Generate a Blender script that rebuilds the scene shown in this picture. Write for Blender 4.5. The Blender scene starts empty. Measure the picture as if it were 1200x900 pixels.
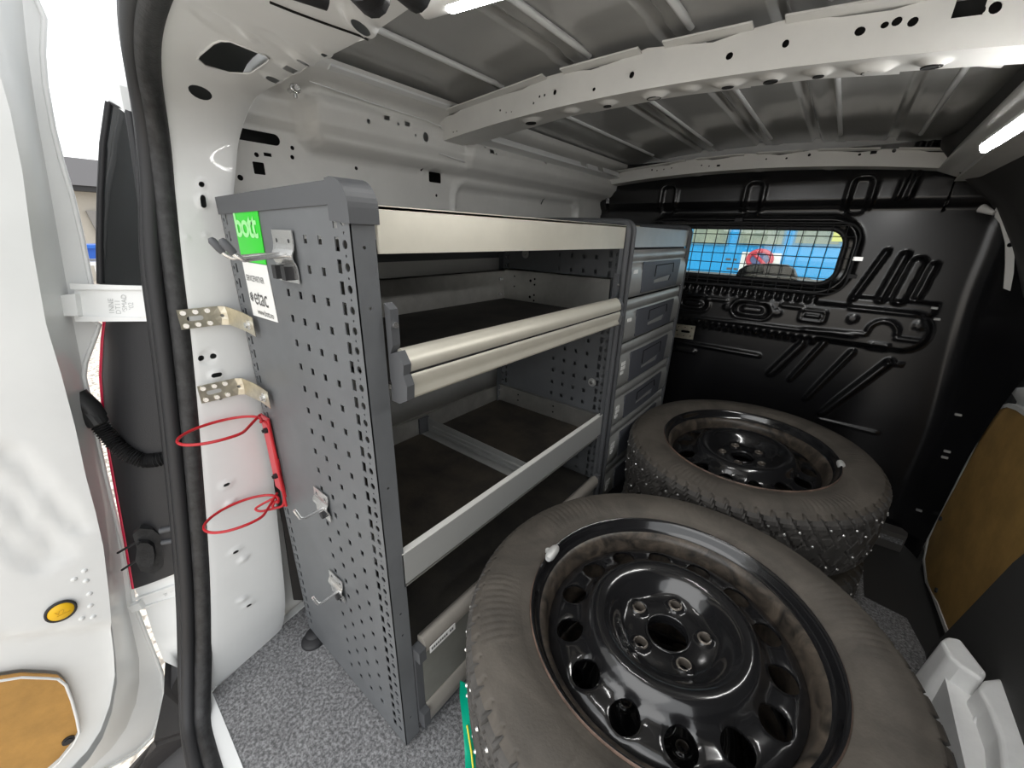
import bpy, math, random
import numpy as np
from mathutils import Vector, Matrix
from mathutils.geometry import delaunay_2d_cdt
random.seed(4)
PI = math.pi
# ---------------------------------------------------------------- camera
FPX = 464.09
def rotm(y, p, r):
    cy, sy = math.cos(y), math.sin(y); cp, sp = math.cos(p), math.sin(p)
    f = np.array([-sy*cp, cy*cp, -sp]); rt = np.array([cy, sy, 0.]); d = np.cross(f, rt)
    c, s = math.cos(r), math.sin(r)
    return np.array([c*rt+s*d, -s*rt+c*d, f])
CM = rotm(.66244926, .3629133, -.03001504)
CP = np.array([0, 0, .95])
cam = bpy.data.cameras.new('camera'); camo = bpy.data.objects.new('camera', cam)
bpy.context.scene.collection.objects.link(camo)
cam.sensor_width = 36; cam.lens = FPX/1200*36; cam.clip_start = .01; cam.clip_end = 400
mw = Matrix.Identity(4)
for i in range(3):
    mw[i][0] = CM[0][i]; mw[i][1] = -CM[1][i]; mw[i][2] = -CM[2][i]; mw[i][3] = CP[i]
camo.matrix_world = mw
bpy.context.scene.camera = camo
# ---------------------------------------------------------------- sky, sun, exposure
sc = bpy.context.scene
sc.view_settings.view_transform = 'Standard'; sc.view_settings.look = 'None'
sc.view_settings.exposure = 0.35; sc.view_settings.gamma = 1; sc.view_settings.use_curve_mapping = False
w = bpy.data.worlds.new('overcast'); sc.world = w; w.use_nodes = True
nt = w.node_tree; bg = nt.nodes['Background']
bg.inputs[0].default_value = (.965, .985, 1, 1); bg.inputs[1].default_value = 1.55
sun = bpy.data.lights.new('sun', 'SUN'); sun.energy = .6; sun.angle = .9; sun.color = (1, .98, .95)
suno = bpy.data.objects.new('sun', sun); sc.collection.objects.link(suno)
suno.rotation_euler = (math.radians(52), 0, math.radians(-8))
# ---------------------------------------------------------------- helpers
def at(px, py, ax, v):                       # a point of the photograph on a real plane (axis, value)
    d = CM.T @ np.array([(px-600)/FPX, (py-450)/FPX, 1.]); t = (v-CP[ax])/d[ax]
    return CP+d*t
def proj(p):
    q = (np.asarray(p)-CP) @ CM.T
    return np.stack([600+FPX*q[..., 0]/q[..., 2], 450+FPX*q[..., 1]/q[..., 2]], -1)
COL = sc.collection
def tag(o, label=None, cat=None, group=None, kind=None):
    if label: o['label'] = label
    if cat: o['category'] = cat
    if group: o['group'] = group
    if kind: o['kind'] = kind
    return o
def empty(name, loc=(0, 0, 0), label=None, cat=None, group=None):
    o = bpy.data.objects.new(name, None); COL.objects.link(o); o.location = loc; o.empty_display_size = .05
    return tag(o, label, cat, group)
MATS = {}
def mat(name, col, rough=.5, metal=0., noise=0., nscale=30., bump=0., bscale=200., spec=.5, coat=0., col2=None, emit=None, estr=0., dist=0.):
    m = bpy.data.materials.new(name); m.use_nodes = True; N = m.node_tree; L = N.links
    b = N.nodes['Principled BSDF']
    b.inputs['Base Color'].default_value = (*col, 1); b.inputs['Roughness'].default_value = rough
    b.inputs['Metallic'].default_value = metal; b.inputs['Specular IOR Level'].default_value = spec
    b.inputs['Coat Weight'].default_value = coat
    tc = N.nodes.new('ShaderNodeTexCoord')
    if noise or col2:
        n = N.nodes.new('ShaderNodeTexNoise'); n.inputs['Scale'].default_value = nscale; n.inputs['Detail'].default_value = 8
        n.inputs['Roughness'].default_value = .65; n.inputs['Distortion'].default_value = dist
        L.new(tc.outputs['Object'], n.inputs['Vector'])
        r = N.nodes.new('ShaderNodeValToRGB'); r.color_ramp.elements[0].position = .35; r.color_ramp.elements[1].position = .65
        c2 = col2 if col2 else tuple(c*(1+noise) for c in col); c1 = col if col2 else tuple(c*(1-noise) for c in col)
        r.color_ramp.elements[0].color = (*c1, 1); r.color_ramp.elements[1].color = (*c2, 1)
        L.new(n.outputs[0], r.inputs[0]); L.new(r.outputs[0], b.inputs['Base Color'])
    if bump:
        n2 = N.nodes.new('ShaderNodeTexNoise'); n2.inputs['Scale'].default_value = bscale; n2.inputs['Detail'].default_value = 3
        L.new(tc.outputs['Object'], n2.inputs['Vector'])
        bp = N.nodes.new('ShaderNodeBump'); bp.inputs['Strength'].default_value = bump; bp.inputs['Distance'].default_value = .002
        L.new(n2.outputs[0], bp.inputs['Height']); L.new(bp.outputs[0], b.inputs['Normal'])
    if emit:
        b.inputs['Emission Color'].default_value = (*emit, 1); b.inputs['Emission Strength'].default_value = estr
    MATS[name] = m
    return m
WHITE = mat('white_paint', (.76, .77, .765), .32, noise=.03, nscale=4, coat=.25)
WHITEIN = mat('white_interior_paint', (.66, .655, .63), .36, noise=.04, nscale=9)
ROOFP = mat('shaded_white_roof_paint', (.42, .42, .405), .16, noise=.04, nscale=5, coat=.35)  # white body paint, greyed to hold the shade under the roof
BLACKP = mat('black_gloss_paint', (.008, .008, .009), .23, noise=.2, nscale=12, spec=.6)
PLAST = mat('black_plastic', (.018, .018, .02), .55, bump=.15, bscale=600)
TRIMP = mat('charcoal_lining', (.04, .039, .038), .7, bump=.2, bscale=400)
BROWNP = mat('brown_black_trim', (.03, .027, .025), .6, bump=.2, bscale=500)
PANEL = mat('grey_powder_coat', (.122, .128, .135), .42, noise=.07, nscale=12, bump=.08, bscale=900)
CAP = mat('grey_plastic', (.078, .081, .087), .55)
TRAYIN = mat('aluminium_tray', (.52, .51, .48), .38, .75, noise=.12, nscale=18)
ALU = mat('aluminium_anodised', (.66, .63, .54), .42, .35, noise=.06, nscale=6)
ALUG = mat('aluminium_grey', (.44, .445, .435), .4, .45, noise=.08, nscale=10)
ZINC = mat('zinc_plated', (.62, .58, .47), .3, .85, noise=.15, nscale=60)
STEEL = mat('bright_steel', (.75, .75, .74), .25, .9)
MATM = mat('black_shelf_mat', (.010, .009, .008), .8, col2=(.03, .026, .02), nscale=14, bump=.5, bscale=700)
MATD = mat('dusty_shelf_mat', (.012, .010, .008), .75, col2=(.05, .04, .028), nscale=9, bump=.5, bscale=700)
RUB = mat('rubber_seal', (.022, .022, .023), .55, noise=.5, nscale=60, bump=.3, bscale=300)
TYRES = mat('dusty_sidewall_rubber', (.075, .065, .054), .72, noise=.28, nscale=9, bump=.25, bscale=260, dist=1.)
TREADM = mat('tread_rubber', (.06, .056, .052), .7, noise=.3, nscale=25, bump=.3, bscale=300)
RIMM = mat('black_wheel_enamel', (.010, .010, .011), .16, spec=.6, coat=.4)
RIMD = mat('dusty_rim_barrel', (.012, .011, .010), .4, col2=(.10, .08, .062), nscale=22, dist=1.5)
RUST = mat('rusty_rim_edge', (.13, .085, .065), .6, noise=.5, nscale=40)
WEIGHT = mat('zinc_weight', (.62, .62, .60), .4, .3)
RED = mat('red_wire_coating', (.50, .014, .022), .32)
REDL = mat('red_plate', (.58, .06, .075), .4)
REDLENS = mat('red_lens', (.62, .0, .05), .15, coat=.5)
WSTRIP = mat('white_sticker', (.82, .82, .80), .4)
GREEN = mat('green_sticker', (.03, .62, .03), .3)
GREENT = mat('green_sticker_faded_lettering', (.35, .82, .33), .3)
INK = mat('dark_ink', (.09, .09, .09), .5)
TAN = mat('hardboard', (.36, .215, .065), .6, noise=.16, nscale=14, bump=.15, bscale=250)
TAND = mat('hardboard_light', (.43, .23, .055), .5, noise=.12, nscale=22, bump=.15, bscale=250)
YEL = mat('yellow_button', (.85, .50, .01), .4)
DUCT = mat('rubber_duct', (.016, .016, .017), .45)
BAG = mat('green_plastic', (.0, .42, .26), .3)
YBAND = mat('yellow_edge', (.75, .7, .05), .4)
GLASSD = mat('dark_glass', (.012, .013, .014), .06, spec=.7)
HOLE = mat('cavity_shade_black', (.004, .004, .004), .9)  # near-black for the shade painted in holes, gaps and grooves
EPP = mat('white_moulded_foam', (.84, .84, .83), .45, noise=.05, nscale=18)
LED = mat('led_diffuser', (.9, .9, .9), .4, emit=(1, .99, .97), estr=48)
STUDM = mat('stud_metal', (.8, .8, .78), .25, .6)
def speckle():
    m = mat('speckled_grey_floor', (.2, .2, .2), .45); N = m.node_tree; L = N.links; b = N.nodes['Principled BSDF']
    tc = N.nodes.new('ShaderNodeTexCoord')
    def noi(s, p0, p1, c0, c1):
        n = N.nodes.new('ShaderNodeTexNoise'); n.inputs['Scale'].default_value = s; n.inputs['Detail'].default_value = 5; n.inputs['Roughness'].default_value = .75
        L.new(tc.outputs['Object'], n.inputs[0]); r = N.nodes.new('ShaderNodeValToRGB')
        r.color_ramp.elements[0].position = p0; r.color_ramp.elements[1].position = p1
        r.color_ramp.elements[0].color = (c0, c0, c0*1.02, 1); r.color_ramp.elements[1].color = (c1, c1, c1*1.01, 1)
        L.new(n.outputs[0], r.inputs[0]); return r
    a = noi(160, .42, .62, .10, .36); c = noi(14, .3, .7, .8, 1.15)
    mx = N.nodes.new('ShaderNodeMix'); mx.data_type = 'RGBA'; mx.blend_type = 'MULTIPLY'; mx.inputs[0].default_value = 1
    L.new(a.outputs[0], mx.inputs[6]); L.new(c.outputs[0], mx.inputs[7]); L.new(mx.outputs[2], b.inputs['Base Color'])
    return m
FLOORM = speckle()
def pebble():
    m = mat('pebble_ground', (.5, .45, .4), .8); N = m.node_tree; L = N.links; b = N.nodes['Principled BSDF']
    tc = N.nodes.new('ShaderNodeTexCoord'); v = N.nodes.new('ShaderNodeTexVoronoi'); v.inputs['Scale'].default_value = 42
    L.new(tc.outputs['Object'], v.inputs['Vector'])
    r = N.nodes.new('ShaderNodeValToRGB'); r.color_ramp.elements[0].color = (.80, .72, .62, 1); r.color_ramp.elements[1].color = (.30, .26, .22, 1)
    r.color_ramp.elements[0].position = .45; r.color_ramp.elements[1].position = .75
    L.new(v.outputs['Distance'], r.inputs[0]); L.new(r.outputs[0], b.inputs['Base Color']); return m
PEB = pebble()

class MB:
    def __init__(s): s.v = []; s.f = []; s.m = []; s.s = []; s.mats = []; s.cur = 0
    def use(s, m):
        if m not in s.mats: s.mats.append(m)
        s.cur = s.mats.index(m); return s
    def add(s, V, Fc, smooth=False):
        k = len(s.v); s.v += [tuple(map(float, p)) for p in V]
        for f in Fc: s.f.append(tuple(i+k for i in f)); s.m.append(s.cur); s.s.append(smooth)
        return s
    def box(s, a, b):
        x0, y0, z0 = [min(p, q) for p, q in zip(a, b)]; x1, y1, z1 = [max(p, q) for p, q in zip(a, b)]
        return s.add([(x0,y0,z0),(x1,y0,z0),(x1,y1,z0),(x0,y1,z0),(x0,y0,z1),(x1,y0,z1),(x1,y1,z1),(x0,y1,z1)],
                     [(3,2,1,0),(4,5,6,7),(0,1,5,4),(1,2,6,5),(2,3,7,6),(3,0,4,7)])
    def prism(s, poly, d, smooth=False):     # poly: 3D points (planar), extruded by vector d
        n = len(poly); d = np.array(d, float); P = [np.array(p, float) for p in poly]
        V = P+[p+d for p in P]
        s.add(V, [tuple(range(n))[::-1], tuple(range(n, 2*n))])
        return s.add(V, [(i, (i+1) % n, n+(i+1) % n, n+i) for i in range(n)], smooth)
    def tube(s, pts, r, n=10, closed=False, smooth=True, cap=True):
        P = [np.array(p, float) for p in pts]; m = len(P); R = r if hasattr(r, '__len__') else [r]*m
        tang = []
        for i in range(m):
            a = P[(i-1) % m] if closed or i > 0 else P[i]; b = P[(i+1) % m] if closed or i < m-1 else P[i]
            t = b-a; tang.append(t/(np.linalg.norm(t)+1e-12))
        ref = np.array([0, 0, 1.]) if abs(tang[0][2]) < .9 else np.array([1., 0, 0])
        u = np.cross(tang[0], ref); u /= np.linalg.norm(u); V = []
        for i in range(m):
            u = u-tang[i]*np.dot(u, tang[i]); u /= np.linalg.norm(u); w_ = np.cross(tang[i], u)
            for k in range(n):
                a = 2*PI*k/n; V.append(P[i]+R[i]*(math.cos(a)*u+math.sin(a)*w_))
        Fc = []
        for i in range(m if closed else m-1):
            j = (i+1) % m
            for k in range(n): Fc.append((i*n+k, i*n+(k+1) % n, j*n+(k+1) % n, j*n+k))
        s.add(V, Fc, smooth)
        if cap and not closed:
            s.add(V[:n], [tuple(range(n))[::-1]]); s.add(V[-n:], [tuple(range(n))])
        return s
    def cyl(s, c, d, r, n=20, r2=None, smooth=True):
        c = np.array(c, float); return s.tube([c, c+np.array(d, float)], [r, r if r2 is None else r2], n, smooth=smooth)
    def lathe(s, prof, n=48, c=(0, 0, 0), smooth=True, closed=False):   # prof [(r,z)] about z
        V = []; 
        for r, z in prof:
            for k in range(n): a = 2*PI*k/n; V.append((c[0]+r*math.cos(a), c[1]+r*math.sin(a), c[2]+z))
        m = len(prof); Fc = []
        for i in range(m if closed else m-1):
            j = (i+1) % m
            for k in range(n): Fc.append((i*n+k, i*n+(k+1) % n, j*n+(k+1) % n, j*n+k))
        return s.add(V, Fc, smooth)
    def extrude(s, prof, a, b, fn, smooth=False):   # prof list of (p,q); fn(p,q,t) -> xyz, t=a and b
        n = len(prof); V = [fn(p, q, a) for p, q in prof]+[fn(p, q, b) for p, q in prof]
        s.add(V, [(i, (i+1) % n, n+(i+1) % n, n+i) for i in range(n)], smooth)
        return s.add(V, [tuple(range(n))[::-1], tuple(range(n, 2*n))])
    def sheet(s, outer, holes, fn, tv=(0, 0, 0), step=None, smooth=False):
        """outer polygon, hole polygons in (u,v); fn(U,V)->Nx3; tv thickness vector"""
        def dens(poly, st):
            o = []
            for i in range(len(poly)):
                a = np.array(poly[i], float); b = np.array(poly[(i+1) % len(poly)], float)
                k = max(1, int(np.linalg.norm(b-a)/st)) if st else 1
                for j in range(k): o.append(tuple(a+(b-a)*j/k))
            return o
        outer = dens(outer, step); pts = list(outer); edges = [(i, (i+1) % len(outer)) for i in range(len(outer))]
        for h in holes:
            k = len(pts); pts += list(h); edges += [(k+i, k+(i+1) % len(h)) for i in range(len(h))]
        if step:
            A = np.array(outer); u0, v0 = A.min(0); u1, v1 = A.max(0)
            nu = max(2, int((u1-u0)/step)); nv = max(2, int((v1-v0)/step))
            for i in range(1, nu):
                for j in range(1, nv): pts.append((u0+(u1-u0)*i/nu+1e-5*(j % 3), v0+(v1-v0)*j/nv))
        r = delaunay_2d_cdt([Vector((float(p[0]), float(p[1]))) for p in pts], edges, [], 0, 1e-7)
        V2 = np.array([tuple(p) for p in r[0]]); T = np.array([f for f in r[2] if len(f) == 3])
        C = V2[T].mean(1)
        def inside(poly, Q):
            Pn = np.array(poly); x, y = Q[:, 0], Q[:, 1]; c = np.zeros(len(Q), bool); j = len(Pn)-1
            for i in range(len(Pn)):
                xi, yi = Pn[i]; xj, yj = Pn[j]
                if yi != yj: c ^= ((yi > y) != (yj > y)) & (x < (xj-xi)*(y-yi)/(yj-yi)+xi)
                j = i
            return c
        keep = inside(outer, C)
        for h in holes:
            Hh = np.array(h); lo = Hh.min(0); hi = Hh.max(0)
            idx = np.where(keep & (C[:, 0] > lo[0]) & (C[:, 0] < hi[0]) & (C[:, 1] > lo[1]) & (C[:, 1] < hi[1]))[0]
            if len(idx): keep[idx[inside(h, C[idx])]] = False
        T = T[keep]
        P3 = np.asarray(fn(V2[:, 0], V2[:, 1])); 
        s.add(P3, [tuple(t) for t in T.tolist()], smooth)
        if any(tv):
            Q3 = P3+np.array(tv)
            s.add(Q3, [tuple(t[::-1]) for t in T.tolist()], smooth)
            E = {}
            for t in T.tolist():
                for a, b in ((t[0], t[1]), (t[1], t[2]), (t[2], t[0])):
                    if (b, a) in E: del E[(b, a)]
                    else: E[(a, b)] = 1
            VV = []; FF = []
            for a, b in E:
                k = len(VV); VV += [P3[a], P3[b], Q3[b], Q3[a]]; FF.append((k+3, k+2, k+1, k))
            s.add(VV, FF)
        return s
    def grid(s, U, V, fn, keep=None, smooth=True, tv=None):
        UU, VV = np.meshgrid(U, V); P = fn(UU, VV); n = len(U); m = len(V)
        Fc = []
        for j in range(m-1):
            for i in range(n-1):
                if keep is None or keep[j, i]: Fc.append((j*n+i, j*n+i+1, (j+1)*n+i+1, (j+1)*n+i))
        return s.add(P.reshape(-1, 3), Fc, smooth)
    def build(s, name, mt=None, parent=None, **kw):
        me = bpy.data.meshes.new(name); me.from_pydata(s.v, [], s.f)
        ms = s.mats if s.mats else [mt]
        for q in ms: me.materials.append(q)
        me.polygons.foreach_set('use_smooth', s.s)
        if len(ms) > 1: me.polygons.foreach_set('material_index', s.m)
        me.update()
        o = bpy.data.objects.new(name, me); COL.objects.link(o)
        if parent is not None:
            o.parent = parent
            # world coordinates are given: cancel the parents' placing
            inv = Matrix.Identity(4); q = parent; chain = []
            while q is not None: chain.append(q); q = q.parent
            wm = Matrix.Identity(4)
            for q in reversed(chain): wm = wm @ q.matrix_parent_inverse @ q.matrix_basis
            if not kw.pop('local', False): o.matrix_parent_inverse = wm.inverted()
        kw.pop('local', None)
        tag(o, kw.get('label'), kw.get('cat'), kw.get('group'), kw.get('kind'))
        return o
def circ(u, v, r, n=14, rv=None): return [(u+r*math.cos(2*PI*k/n), v+(rv or r)*math.sin(2*PI*k/n)) for k in range(n)]
def rect(u, v, hu, hv): return [(u-hu, v-hv), (u+hu, v-hv), (u+hu, v+hv), (u-hu, v+hv)]
def rrect(u, v, hu, hv, r, n=5):
    o = []
    for cx, cy, a0 in ((u+hu-r, v+hv-r, 0), (u-hu+r, v+hv-r, 90), (u-hu+r, v-hv+r, 180), (u+hu-r, v-hv+r, 270)):
        for k in range(n+1): a = math.radians(a0+90*k/n); o.append((cx+r*math.cos(a), cy+r*math.sin(a)))
    return o
def rotp(poly, c, a): return [(c[0]+(p[0]-c[0])*math.cos(a)-(p[1]-c[1])*math.sin(a), c[1]+(p[0]-c[0])*math.sin(a)+(p[1]-c[1])*math.cos(a)) for p in poly]
def sbox(u, v, cx, cz, hx, hz, r=0):
    qx = np.abs(u-cx)-hx+r; qz = np.abs(v-cz)-hz+r
    return np.hypot(np.maximum(qx, 0), np.maximum(qz, 0))+np.minimum(np.maximum(qx, qz), 0)-r
def scap(u, v, x0, z0, x1, z1, r):
    dx, dz = x1-x0, z1-z0; t = np.clip(((u-x0)*dx+(v-z0)*dz)/(dx*dx+dz*dz), 0, 1)
    return np.hypot(u-x0-t*dx, v-z0-t*dz)-r
def ss(x): x = np.clip(x, 0, 1); return x*x*(3-2*x)
def up(d, wd): return ss(.5-d/wd)            # 1 inside, 0 outside
def interp(x, xs, ys): return np.interp(x, xs, ys)
def text_mb(mb, txt, size, fn, spacing=1., font_bold=False, depth=0):
    cu = bpy.data.curves.new('t', 'FONT'); cu.body = txt; cu.size = size; cu.space_character = spacing
    cu.resolution_u = 3; cu.offset = .0 if not font_bold else size*.022
    o = bpy.data.objects.new('t', cu); COL.objects.link(o); bpy.context.view_layer.update()
    me = o.to_mesh(); V = [fn(v.co.x, v.co.y) for v in me.vertices]; Fc = [tuple(p.vertices) for p in me.polygons]
    mb.add(V, Fc); w_ = max([v.co.x for v in me.vertices]) if len(me.vertices) else 0
    o.to_mesh_clear(); bpy.data.objects.remove(o); bpy.data.curves.remove(cu)
    return w_
def stack(u, v): return np.stack([u, v], -1)
def P3(x, y, z):
    x, y, z = np.broadcast_arrays(np.asarray(x, float), np.asarray(y, float), np.asarray(z, float)); return np.stack([x, y, z], -1)

# ================================================================= STRUCTURE
# ---- floor
m = MB(); m.use(FLOORM)
fl = [tuple(at(249,812,2,0)[:2]),tuple(at(268,858,2,0)[:2]),tuple(at(285,900,2,0)[:2]),tuple(at(330,1000,2,0)[:2]),(-.2,.02),(.40,.02),(.40,1.2),(.375,1.30),(.285,1.315),(.285,1.70),(.40,1.70),(.40,1.80),(-.90,1.80),(-.905,.30),(-.895,.24)]
m.sheet(fl, [], lambda u, v: P3(u, v, 0*u), (0, 0, -.018)); m.build('floor', kind='structure')
m = MB()    # white sill round the floor board's rear edge
inn = [np.array((-.905,.30,-.0)), np.array((-.893,.24,0)), np.array((-.875,.10,0)), at(249,812,2,0), at(268,858,2,0), at(285,900,2,0), at(330,1000,2,0), np.array((-.2,.02,0)), np.array((.40,.02,0))]
ous = [np.array((-.925,.30,-.0)), np.array((-.915,.24,0)), np.array((-.905,.10,-.0)), at(238,805,2,-.004), at(240,850,2,-.006), at(254,900,2,-.008), at(290,1000,2,-.01), np.array((-.2,-.02,-.01)), np.array((.40,-.02,-.01))]
for k in range(8):
    m.add([inn[k]+[0,0,.0015], inn[k+1]+[0,0,.0015], ous[k+1], ous[k], inn[k]-[0,0,.03], inn[k+1]-[0,0,.03], ous[k+1]-[0,0,.03], ous[k]-[0,0,.03]], [(0,1,2,3),(7,6,5,4),(3,2,6,7),(0,4,5,1)])
m.box((-.86,.06,-.20),(.28,1.85,-.022)); m.box((.27,.02,-.20),(.45,1.19,-.022))
m.build('trim_1', WHITE, kind='structure', label='white painted steel sill round the rear edge of the floor')
m = MB(); m.box((.28,1.20,-.07),(.52,1.80,-.055)); m.box((.28,1.31,-.056),(.288,1.70,-.019))
m.build('trim_2', TRIMP, kind='structure', label='dark plastic step well of the sliding door')
m = MB(); m.extrude([(.30,1.70),(.405,1.705),(.412,1.755),(.305,1.75)], -.05, .018, lambda p, q, t: (p, q, t))
m.build('trim_3', mat('step_end_plastic', (.10,.095,.09), .5), kind='structure', label='grey plastic end block of the step well by the bulkhead')

# ---- roof skin
def roofz(x): return 1.232+.040*(1-((x+.33)/.52)**2)
RW = [-.675,-.463,-.280,-.095,.088]; RG = [-.520,-.328,-.160,.030]
def rooff(U, V):
    z = roofz(U)
    for x in RW: z = z-.003*up(np.abs(U-x)-.012, .01)
    for x in RG: z = z+.010*up(np.abs(U-x)-.010, .008)
    z = z+.006*up(sbox(U, V, -.33, .53, .9, .235, .03), .01)-.012*np.exp(-((V-1.66)/.012)**2)*0
    return P3(U, V, z)
xs = sorted(set(list(np.arange(-.93, .40, .012))+[x+d for x in RW for d in (-.009,-.006,-.004,-.002,0,.002,.004,.006,.009)]+[x+d for x in RG for d in (-.016,-.012,-.008,-.004,.004,.008,.012,.016)]))
m = MB(); m.grid(np.array(xs), np.linspace(.31, 1.86, 60), rooff); m.build('ceiling', ROOFP, kind='structure')
m = MB()    # outer roof skin and body sides, so daylight comes in only where the van is open
m.box((-.90,.22,1.30),(.45,1.95,1.315)); m.box((-1.0,1.84,1.03),(.6,1.86,1.31)); m.build('trim_4', WHITE, kind='structure', label='outer roof skin of the van')
m = MB()
m.add([(-1.0,.10,-.25),(-1.0,1.9,-.25),(-1.0,1.9,.85),(-1.0,.20,.85),(-.93,.24,1.25),(-.93,1.9,1.25)], [(0,1,2,3),(3,2,5,4)])
m.box((-1.0,1.88,-.2),(.6,1.90,.55))
m.build('trim_5', WHITE, kind='structure', label='outer left body side of the van')

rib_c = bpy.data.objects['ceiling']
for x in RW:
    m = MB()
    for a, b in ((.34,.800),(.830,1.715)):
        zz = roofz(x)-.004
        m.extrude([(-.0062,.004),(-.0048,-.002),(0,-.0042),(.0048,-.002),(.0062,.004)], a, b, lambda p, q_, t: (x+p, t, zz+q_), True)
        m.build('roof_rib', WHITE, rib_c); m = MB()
# ---- roof bows
def bow(name, y0, y1, xl, xr, zb, hgt, holes, ub, label, y2):
    # front face (toward the rear door) with real holes, underside, back face
    m = MB().use(WHITEIN)
    zl = lambda x: zb+.030*(1-((x-(xl+xr)/2)/((xr-xl)/2))**2) if not hasattr(x, '__len__') else zb+.030*(1-((np.asarray(x)-(xl+xr)/2)/((xr-xl)/2))**2)
    m.sheet([(xl,0),(xr,0),(xr,1),(xl,1)], holes, lambda u, v: P3(u, y0+.004*v*0, zl(u)+v*hgt+v*.006*np.sin(u*33)), (0,.0015,0), step=.05, smooth=True)
    def under(u, v):
        z = zl(u)
        for (cx, rx, am) in ub: z = z-am*up(np.hypot((u-cx)/rx*.02, (v-(y0+y1)/2)*1.0)-.014, .010)
        return P3(u, v, z)
    m.grid(np.linspace(xl, xr, 220), np.linspace(y0, y1, 14), under)
    m.grid(np.linspace(xl, xr, 60), np.linspace(0, 1, 3), lambda u, v: P3(u, y1+v*.0, zl(u)+v*hgt*.8))
    m.use(HOLE); m.grid(np.linspace(xl+.01, xr-.01, 40), np.linspace(.01, .97, 3), lambda u, v: P3(u, y0+.010, zl(u)+v*hgt)); m.use(WHITEIN)  # near-black sheet added inside so the face holes read dark
    # top flanges that touch the skin between the ribs
    for a, b in zip([xl]+RG, RG+[xr]):
        if b-a > .05:
            m.prism([(a+.02,y0-.018,zl(a+.02)+hgt+.002),(b-.02,y0-.018,zl(b-.02)+hgt+.002),(b-.02,y0+.004,zl(b-.02)+hgt-.001),(a+.02,y0+.004,zl(a+.02)+hgt-.001)], (0,0,.0025))
            m.prism([(a+.03,y1-.002,zl(a)+.006),(b-.03,y1-.002,zl(b)+.006),(b-.03,y1+y2,zl(b)+.008),(a+.03,y1+y2,zl(a)+.008)], (0,0,.002))
    return m.build(name, None, kind='structure', label=label)
hl = []
def bh(px, py, r, Y, zb, hgt, xl, xr, sh='c'):
    p = at(px, py, 1, Y); z0 = zb+.030*(1-((p[0]-(xl+xr)/2)/((xr-xl)/2))**2); v = (p[2]-z0)/hgt
    if v < .12 or v > .9: v = min(max(v, .2), .85)
    r = r*.68
    if sh == 'c': return circ(p[0], v, r, 12, r/hgt)
    return rect(p[0], v, r*1.2, r*.8/hgt)
B1 = dict(Y=.775, zb=1.158, hgt=.052, xl=-.86, xr=.13)
for px, py, r, sh in [(586,129,.0035,'c'),(593,131,.0025,'c'),(599,130,.0025,'c'),(602,122,.007,'r'),(625,121,.0035,'c'),(632,114,.0035,'c'),(638,113,.0035,'c'),(650,110,.006,'c'),(696,103,.005,'c'),(740,89,.007,'c'),(855,64,.0075,'c'),(920,54,.0065,'c'),(1009,32,.0085,'c'),(1038,25,.006,'c'),(1052,22,.0075,'c'),(1070,25,.0075,'c'),(1135,12,.016,'r'),(1148,16,.006,'c'),(1165,13,.008,'c'),(531,154,.003,'c'),(535,153,.003,'c')]:
    hl.append(bh(px, py, r, sh=sh, **B1))
hl = [h for i, h in enumerate(hl) if all(abs(h[0][0]-k[0][0]) > .009 for k in hl[:i])]
bow('trim_6', .775, .842, -.86, .13, 1.158, .052, hl, [(-.60,.03,.006),(-.50,.02,.005),(-.42,.02,.005),(-.33,.028,.007),(-.27,.02,.004),(-.21,.03,.006),(-.15,.02,.005),(-.09,.02,.005),(-.03,.03,.008),(.03,.02,.006)],
    'white steel roof bow across the middle of the roof, punched with holes', .03)
hl2 = []
B2 = dict(Y=1.70, zb=1.150, hgt=.042, xl=-.86, xr=.17)
for px, py, r, sh in [(822,194,.004,'c'),(831,194,.004,'c'),(842,193,.007,'r'),(898,186,.004,'c'),(922,184,.005,'c'),(948,183,.006,'c'),(1008,179,.006,'c'),(1024,178,.009,'r'),(1048,176,.007,'c'),(764,199,.005,'c'),(770,199,.004,'c'),(778,197,.004,'c'),(787,196,.004,'c')]:
    hl2.append(bh(px, py, r, sh=sh, **B2))
hl2 = [h for i, h in enumerate(hl2) if all(abs(h[0][0]-k[0][0]) > .012 for k in hl2[:i])]
bow('trim_7', 1.70, 1.79, -.86, .17, 1.150, .042, hl2, [(-.5,.03,.004),(-.3,.03,.004),(-.1,.03,.004)], 'white steel roof bow above the black bulkhead', -.02)
m = MB(); U = np.linspace(-.80,.14,40)
# flat near-black discs and rims paint hole shade on the middle bow's underside
for x, r in [(-.60,.012),(-.33,.012),(-.21,.008),(-.15,.009),(-.03,.011),(.03,.010),(-.42,.007),(-.09,.006)]:
    z = 1.158+.030*(1-((x+.365)/.495)**2)-.006
    m.add([(x+r*math.cos(2*PI*k/16), .808+r*.7*math.sin(2*PI*k/16), z-.0006) for k in range(16)], [tuple(range(16))[::-1]])
    m.tube([(x+r*math.cos(2*PI*k/16), .808+r*.7*math.sin(2*PI*k/16), z-.0004) for k in range(16)], .0012, 6, closed=True)
m.build('trim_8', HOLE, kind='structure', label='flat dark discs painting the shade of holes under the middle roof bow')

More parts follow.
